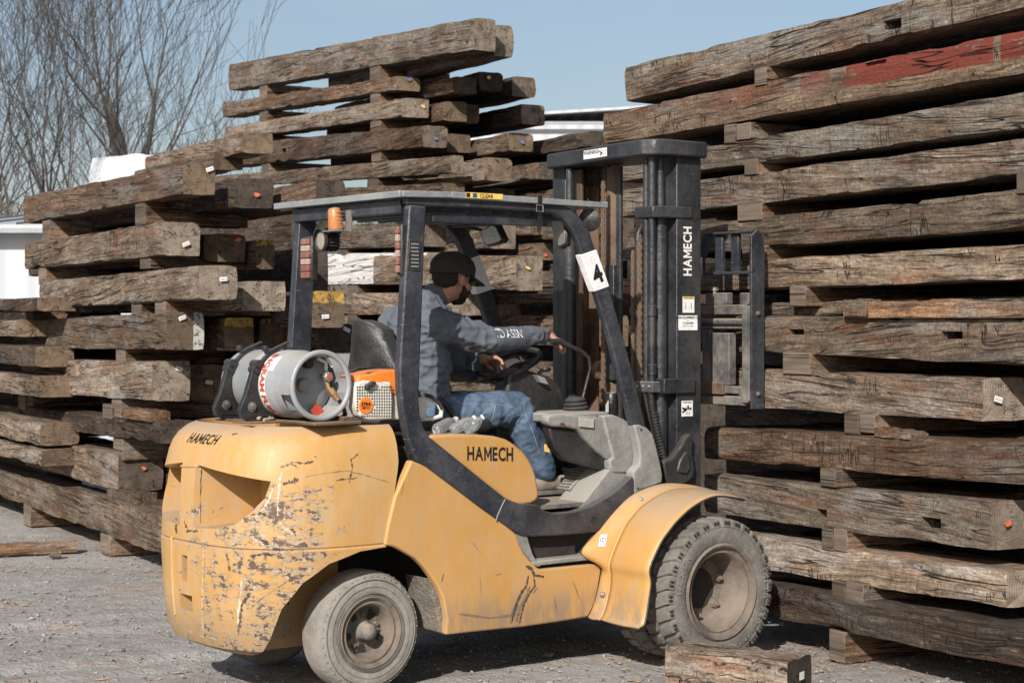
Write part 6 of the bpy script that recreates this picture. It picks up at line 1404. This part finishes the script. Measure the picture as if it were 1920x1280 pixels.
hoodc = [(nb+V((-.06, -.085, -.01)), nb+V((-.085, 0, .012)), .040, .046), (nb+V((-.085, 0, .012)), nb+V((-.06, .085, -.01)), .046, .040), (nb+V((-.06, -.085, -.01)), nb+V((.045, -.078, -.055)), .040, .030), (nb+V((-.06, .085, -.01)), nb+V((.045, .078, -.055)), .040, .030),
         (nb+V((.045, -.078, -.055)), nb+V((.09, -.03, -.10)), .030, .026), (nb+V((.045, .078, -.055)), nb+V((.09, .03, -.10)), .030, .026), (nb+V((-.10, -.04, -.07)), nb+V((-.10, .04, -.07)), .058, .058), (nb+V((-.06, -.07, -.06)), nb+V((-.06, .07, -.06)), .07, .07)]
blob('hood', hoodc, HOOD, .008, 5, folds)
SHT = bvh_of(SH, ORI[PR.name])
mid = er.lerp(wr_, .22)+V((0, 0, .012)); g = text2d('TD ASSN.', .052, 0, 0, sx=.95); mb = MB(); project(mb, g, mid+V((-.005, -.02, .020)), (wr_-er)+V((0, 0, -.03)), (0, -.25, 1), SHT, .0035, .2); obj('sleeve_lettering', mb, TXW, SH, smooth=0, recalc=False)
# jeans
def jf(p): 
    f = (1-abs(noise.noise(V((p.x*10, p.y*9, p.z*14)))))**3*.010-.005
    return f+(1-abs(noise.noise(V((p.x*22, p.y*12, p.z*30)))))**4*.005
jeans = [(V((.57, .54, 1.22)), V((.60, .54, 1.22)), .150, .145), (hr+V((-.01, -.01, 0)), hl_+V((-.01, .01, 0)), .115, .115), (hr, kr, .108, .084), (kr, kr.lerp(ar, .5), .084, .080), (kr.lerp(ar, .5), ar+V((0, 0, .0)), .078, .070),
         (hl_, kl, .108, .084), (kl, al, .084, .068)]
JN = blob('jeans', jeans, DENIM, .0085, 5, jf)
JT = bvh_of(JN, ORI[PR.name]); STM = plain('seam_thread', (.24, .29, .33), .9, dust=0, bump=0)
def stitch(pts, w_=.0013):
    mb = MB(); P = []
    for i in range(len(pts)-1):
        for k in range(8): t = k/8; P.append((pts[i][0]+(pts[i+1][0]-pts[i][0])*t, pts[i][1]+(pts[i+1][1]-pts[i][1])*t))
    P.append(pts[-1]); Q = []
    for x, y in P:
        o0 = T(x, y, -.8); d_ = (T(x, y, .2)-o0).normalized(); h = JT.ray_cast(o0, d_)
        if h[0] is not None: Q.append(h[0]-d_*.001)
    if len(Q) > 2: mb.tube(Q, w_, 5); obj('seam', mb, STM, JN, smooth=60)
stitch([(838,737),(866,757),(900,758),(935,758),(965,764),(985,775)]); stitch([(929,760),(925,780),(916,800)]); stitch([(929,760),(910,772),(900,782)]); stitch([(985,775),(1000,812),(1012,850)]); stitch([(975,762),(978,780),(960,805),(945,798)])
# boots
def boot_(a, nm='boot'):
    toe = a+V((.175, -.02, -.045)); heel = a+V((-.045, 0, -.075))
    o = blob(nm, [(a+V((0, 0, .02)), a+V((-.01, 0, -.045)), .050, .046), (a+V((-.02, 0, -.05)), a+V((.10, -.01, -.055)), .046, .040), (a+V((.09, -.01, -.055)), toe, .042, .034)], LEATH, .007, 4)
    mb = MB(); mb.cap(heel+V((.0, 0, -.010)), a+V((.05, -.01, -.092)), .034, .032); sole = []
    mb = MB(); ring = [V((-.075, 0)), V((-.065, .03)), V((-.03, .04)), V((.03, .034)), (V((.10, .046))), V((.17, .036)), V((.205, .0)), V((.17, -.042)), V((.10, -.048)), V((.03, -.036)), V((-.03, -.04)), V((-.065, -.03))]
    mb.prism([a+V((q.x, q.y, -.108)) for q in ring], [a+V((q.x, q.y, -.086)) for q in ring]); obj('sole', mb, RUB, o, bevel=.004)
    mb = MB()
    for k in range(5): mb.tube([a+V((.055+k*.018, -.030, -.012-k*.008)), a+V((.06+k*.018, 0, -.002-k*.009)), a+V((.055+k*.018, .025, -.012-k*.008))], .003, 6)
    obj('lace', mb, plain('lace', (.30, .09, .04), .9) if 'lace' not in MATS else MATS['lace'], o)
boot_(V((ar.x+.005, ar.y, .785+.108+.01))); boot_(V((al.x, al.y, .785+.108+.01)))
# ------------------------------------------------------------------ ground, gravel, background
def make_ground():
    def axis(lo, hi, step, far):
        c = list(np.arange(lo, hi+1e-6, step)); g = step; a = lo; left = []
        while a > -far: g *= 1.35; a -= g; left.append(a)
        g = step; b = hi; right = []
        while b < far: g *= 1.35; b += g; right.append(b)
        return left[::-1]+c+right
    xs = axis(-6., 4.5, .06, 600.); ys = axis(6.2, 15., .06, 600.)
    nx, ny = len(xs), len(ys); vs = []
    for y in ys:
        for x in xs:
            z = 0
            if -7 < x < 6 and 5 < y < 17:
                z = noise.noise(Vector((x*1.1, y*1.1, 0)))*.012+noise.noise(Vector((x*5, y*5, 3)))*.006+noise.noise(Vector((x*14, y*14, 3)))*.004-.012
                for (ox, oy, dx__, dy__) in ((-3.2, 8.3, .93, .37), (-3.4, 9.6, .93, .37), (-.2, 7.4, .97, -.2), (-2.2, 7.2, .8, .6)):
                    dd_ = abs((x-ox)*dy__-(y-oy)*dx__+noise.noise(Vector((x*.5, y*.5, 9)))*.2); z += -.018*math.exp(-(dd_/.11)**2)+.009*math.exp(-((dd_-.2)/.06)**2)
            vs.append((x, y, z))
    fs = [(j*nx+i, j*nx+i+1, (j+1)*nx+i+1, (j+1)*nx+i) for j in range(ny-1) for i in range(nx-1)]
    me = bpy.data.meshes.new('ground'); me.from_pydata(vs, [], fs); me.materials.append(GRND)
    me.polygons.foreach_set('use_smooth', [True]*len(me.polygons))
    o = bpy.data.objects.new('ground', me); COL.objects.link(o); o['kind'] = 'structure'; o['label'] = 'dusty grey gravel ground'
make_ground()
def scatter(name, label, cat, count, m, size, flat, region, seed, dens=None):
    r_ = random.Random(seed); mb = MB(); k = 0
    while k < count:
        x = r_.uniform(region[0], region[1]); y = region[2]+(region[3]-region[2])*r_.random()**1.3
        if dens and r_.random() > dens(x, y): continue
        k += 1; s_ = size*(.35+r_.random()**3*1.9); q = Quaternion((r_.random()-.5, r_.random()-.5, r_.random()-.5, r_.random()-.5)).normalized().to_matrix()
        az = r_.random()*6.28; ca, sa = math.cos(az), math.sin(az); vs = []
        for v in ((1,0,0),(-1,0,0),(0,1,0),(0,-1,0),(0,0,1),(0,0,-1)):
            v = Vector(v)*s_*(.7+.6*r_.random()); 
            if flat < .4: v = Vector((v.x*2.2, v.y*.7, v.z*flat)); v = Vector((v.x*ca-v.y*sa, v.x*sa+v.y*ca, v.z))
            else: v = q@v; v.z *= flat
            vs.append(v+Vector((x, y, s_*flat*.25-.006)))
        mb.add(vs, [(0,2,4),(2,1,4),(1,3,4),(3,0,4),(2,0,5),(1,2,5),(3,1,5),(0,3,5)])
    o = obj(name, mb, m, smooth=0, recalc=False); return tag(o, label, cat, kind='stuff')
scatter('gravel', 'small loose stones strewn over the dusty ground', 'gravel', 11000, STONE, .0065, .7, (-4.5, 3.2, 7.2, 14), 1)
scatter('gravel', 'scattered larger pebbles on the dusty ground', 'gravel', 300, STONE, .017, .55, (-4.5, 3.2, 7.2, 14), 2)
scatter('wood_debris', 'splinters and bark crumbs scattered over the ground', 'debris', 1500, CHIPM, .009, .3, (-4.5, 3.2, 7.2, 13.5), 3, lambda x, y: .2+.8*max(0, noise.noise(Vector((x*.9, y*2.2, 5)))*2.2))

sx_, sy_ = GP(1600, 1236).x, GP(1600, 1236).y
r_s = random.Random(8); mb = MB()
for (cx_, cy_, sxx, syy, cnt_) in ((sx_, sy_, .45, .22, 2600), (GP(1420, 1235).x, GP(1420, 1235).y, .3, .25, 700), (GP(150, 990).x, GP(150, 990).y, .8, .5, 900), (GP(235, 1050).x, GP(235, 1050).y, .5, .25, 600)):
    for i in range(cnt_):
        x, y = r_s.gauss(cx_, sxx), r_s.gauss(cy_, syy); a = r_s.random()*6.28; L_ = r_s.uniform(.003, .011); d = Vector((math.cos(a), math.sin(a), r_s.uniform(-.1, .3)))*L_; e_ = Vector((-math.sin(a), math.cos(a), 0))*L_*.35; c_ = Vector((x, y, r_s.uniform(-.004, .006)))
        mb.add([c_-d, c_+e_, c_+d, c_-e_], [(0, 1, 2, 3)])
tag(obj('sawdust', mb, plain('sawdust_flakes', (.40, .235, .13), .9, var=.3, dust=0, bump=0), smooth=0, recalc=False), 'orange sawdust flakes spilled on the ground by the timber stacks', 'sawdust', kind='stuff')
# bare trees
TREEM = BARK
def tree(label, x, y, h, r, seed, lean=(0, 0), forks=2, spread=.52, split=.3, depth=6, upw=.22):
    r_ = random.Random(seed); tb = MB(); cb = MB()
    def br(p, d, L, rad, lvl):
        n = 4 if lvl < 2 else 3 if lvl < 4 else 2; pts = [p]; rr = [rad]; q = Vector(p); dd = Vector(d)
        kids = []
        for i in range(n):
            dd = (dd+Vector((r_.gauss(0, .075), r_.gauss(0, .075), r_.gauss(0, .05)+upw*.25))).normalized(); q = q+dd*L/n
            pts.append(Vector(q)); rr.append(rad*(1-.38*(i+1)/n))
            if lvl > 0 and r_.random() < .42: kids.append((Vector(q), dd.copy(), rr[-1]*.55, .6))
        (tb if lvl < 1 else cb).tube(pts, [max(.0045, q_*(1 if lvl < 2 else .75)) for q_ in rr], 8 if lvl < 2 else 5 if lvl < 3 else 3, caps=False)
        if lvl < depth:
            m = forks if lvl else 3
            for k in range(m+(1 if r_.random() < .22 else 0)):
                ax = dd.orthogonal(); ax.rotate(Quaternion(dd, r_.random()*6.28)); nd = dd.copy(); nd.rotate(Quaternion(ax, r_.uniform(.25, 1.)*spread*1.3)); nd = (nd+Vector((0, 0, upw))).normalized()
                br(q, nd, (L if lvl else h*.22)*r_.uniform(.66, .9), rr[-1]*r_.uniform(.58, .82), lvl+1)
            for (kq, kd, kr, kl) in kids:
                ax = kd.orthogonal(); ax.rotate(Quaternion(kd, r_.random()*6.28)); kd.rotate(Quaternion(ax, r_.uniform(.5, 1.1))); br(kq, (kd+Vector((0, 0, upw))).normalized(), L*kl, kr, lvl+2)
    br(Vector((0, 0, -.3)), Vector((lean[0], lean[1], 1)).normalized(), h*split, r, 0)
    o = root('bare_tree', label, 'tree', (x, y, 0), 0, Vector(), 'bare trees behind the yard')
    obj('trunk', tb, TREEM, o, recalc=False); obj('crown', cb, TREEM, o, recalc=False)
def tx_(px, Y): return (px-CXP)/FPX*Y
TR = [('bare tree with a straight trunk and open fork, right of the white tarpaulin', 281, 40, 13.5, .19, 11, (.02, 0), .34),
      ('bare tree with many upright stems at the left photo edge', 5, 34, 13.5, .19, 5, (.06, 0), .12),
      ('bare multi-stemmed tree left of the white tarpaulin', 100, 38, 15, .20, 23, (.03, 0), .10),
      ('bare tree leaning right, in front of the white tarpaulin', 150, 36, 14, .18, 31, (.10, 0), .14),
      ('small twiggy tree just left of the tall middle stack', 378, 46, 10.5, .12, 55, (.02, 0), .16),
      ('bare tree far left, half out of the picture', -50, 40, 15, .20, 66, (.08, 0), .14),
      ('slim bare tree standing behind the tarpaulin', 205, 50, 15, .16, 77, (0, 0), .16),
      ('faint bare tree between tarpaulin and straight-trunked tree', 240, 58, 15, .15, 99, (.0, 0), .16),
      ('dark upright bare tree a little left of the tarpaulin', 128, 44, 16, .18, 102, (.0, 0), .14)]
for (lab, px, Y, h, r, sd, ln, sp) in TR: tree(lab, tx_(px, Y), Y, h, r, sd, ln, split=sp)
# far winter woods on the low hill
def woods():
    mb = MB(); r_ = random.Random(9)
    for i in range(2600):
        x = r_.uniform(-70, -5); y = r_.uniform(95, 150); h = r_.uniform(5, 9.5)*(1.15-.004*(x+70))
        l = r_.uniform(-.6, .6); wd = r_.uniform(.06, .22)
        mb.add([(x-wd, y, 0), (x+wd, y, 0), (x+l, y, h)], [(0, 1, 2)])
        for k in range(7):
            z = r_.uniform(.2, .95)*h; q = l*z/h; s_ = r_.choice((-1, 1))*r_.uniform(.5, 1.8); mb.add([(x+q, y, z), (x+q, y, z+.16), (x+q+s_, y+r_.uniform(-1, 1), z+r_.uniform(.4, 1.6))], [(0, 1, 2)])
    o = obj('distant_woods', mb, HILLM, smooth=0, recalc=False); tag(o, 'brown winter woods low on the horizon at the far left', 'woods', kind='stuff')
woods()
def hill():
    mb = MB(); vs = []; n = 60
    for j, (y, hh) in enumerate(((110, 0), (135, 3.6), (170, 5.5), (230, 4))):
        for i in range(n+1):
            x = -150+300*i/n; vs.append((x, y, hh*(.9+.25*noise.noise(Vector((x*.05, j, 0))))-.3))
    mb.add(vs, [(j*(n+1)+i, j*(n+1)+i+1, (j+1)*(n+1)+i+1, (j+1)*(n+1)+i) for j in range(3) for i in range(n)])
    o = obj('hill', mb, HILLM, smooth=60, recalc=False); o['kind'] = 'structure'; o['label'] = 'low wooded hill on the horizon'
hill()
# white tarpaulin bundle
def tarp():
    Y = 21.; s = FPX/Y; x0, x1 = tx_(166, Y), tx_(303, Y); z1 = CAMH+(HYP-291)/s
    mb = MB(); n, m = 26, 18; vs = []
    o = root('tarpaulin_bundle', 'crumpled white tarpaulin wrapped over a tall bundle behind the left stack', 'tarpaulin', ((x0+x1)/2, Y, 0), 0, Vector(((x0+x1)/2, Y, 0)))
    for j in range(m+1):
        for i in range(n*4):
            t = i/(n*4)*4; k = int(t); f = t-k
            cx_, cy_ = [(x0+(x1-x0)*f, Y), (x1, Y+1.6*f), (x1-(x1-x0)*f, Y+1.6), (x0, Y+1.6-1.6*f)][k]
            z = z1*j/m; q = Vector((cx_*3.2, cy_*3.2, z*1.3)); a = noise.noise(q)*.10+abs(noise.noise(q*2.3))*.06; dx = cx_-(x0+x1)/2; dy = cy_-Y-.8
            l = math.hypot(dx, dy); tp = max(0, (j-m+2)/2)*.10
            vs.append((cx_+dx/l*(a-tp), cy_+dy/l*(a-tp), z+(noise.noise(q*1.1)*.05 if j == m else 0)))
    N = n*4; fs = [(j*N+i, j*N+(i+1)%N, (j+1)*N+(i+1)%N, (j+1)*N+i) for j in range(m) for i in range(N)]; fs.append(tuple(m*N+i for i in range(N)))
    mb.add(vs, fs); obj('cover', mb, TARP, o, smooth=50)
tarp()
# white shed at the left edge, pale roof behind the mast
def shed(label, Y, px0, px1, eave, ridge, depth, name='white_shed', slope=0.):
    s = FPX/Y; x0, x1 = tx_(px0, Y), tx_(px1, Y); ze = CAMH+(HYP-eave)/s; zr = CAMH+(HYP-ridge)/s
    o = root(name, label, 'building', ((x0+x1)/2, Y, 0), 0, Vector(((x0+x1)/2, Y, 0)))
    mb = MB(); mb.box((x0, Y, 0), (x1, Y+depth, ze)); obj('wall', mb, ROOFW, o)
    mb = MB(); a = [(x0-.3, Y-.3, ze), (x1+.3, Y-.3, ze+slope), (x1+.3, Y+depth/2, zr+slope), (x0-.3, Y+depth/2, zr)]; b = [(x, 2*(Y+depth/2)-y, z) for x, y, z in a]
    mb.prism(a, [(x, y, z+.08) for x, y, z in a]); mb.prism(b, [(x, y, z+.08) for x, y, z in b]); rf = obj('roof', mb, ROOFW, o)
    mb = MB(); n_ = int((x1-x0)/.6)
    for i in range(n_): xx = x0+.3+i*.6; mb.seg((xx, Y-.28, ze+slope*(xx-x0)/(x1-x0)+.10), (xx, Y+depth/2, zr+slope*(xx-x0)/(x1-x0)+.10), .04, .04)
    obj('roof_seam', mb, ALU, rf)
    mb = MB(); mb.box((x0-.3, Y-.42, ze-.06), (x1+.3, Y-.30, ze+.02)); obj('gutter', mb, ALU, o)
shed('white shed with pale low roof at the left edge behind the stacks', 30., -400, 110, 432, 385, 9.)
shed('low white roof showing between the middle and right-hand stacks', 55., 780, 1300, 232, 205, 16., slope=.55)
def fence_boards():
    Y = 24.; x0, x1 = tx_(-60, Y), tx_(45, Y); s = FPX/Y
    o = root('pallet_stack', 'yellowish boards and pallets piled under the white shed wall', 'pallet', ((x0+x1)/2, Y, 0), 0, Vector(((x0+x1)/2, Y, 0)))
    for i in range(12):
        z = CAMH+(HYP-560)/s-i*.16; mb = MB()
        if z < .1: break
        mb.box((x0+rng.uniform(-.1, .1), Y, z-.06), (x1+rng.uniform(-.1, .1), Y+1.2, z)); obj('board', mb, W_NEW if i % 3 else W_BLK, o)
        mb = MB(); [mb.box((x0+.1+k*.7, Y+.03, z-.16), (x0+.22+k*.7, Y+1.1, z-.06)) for k in range(2)]; obj('bearer', mb, W_BLK, o)
fence_boards()
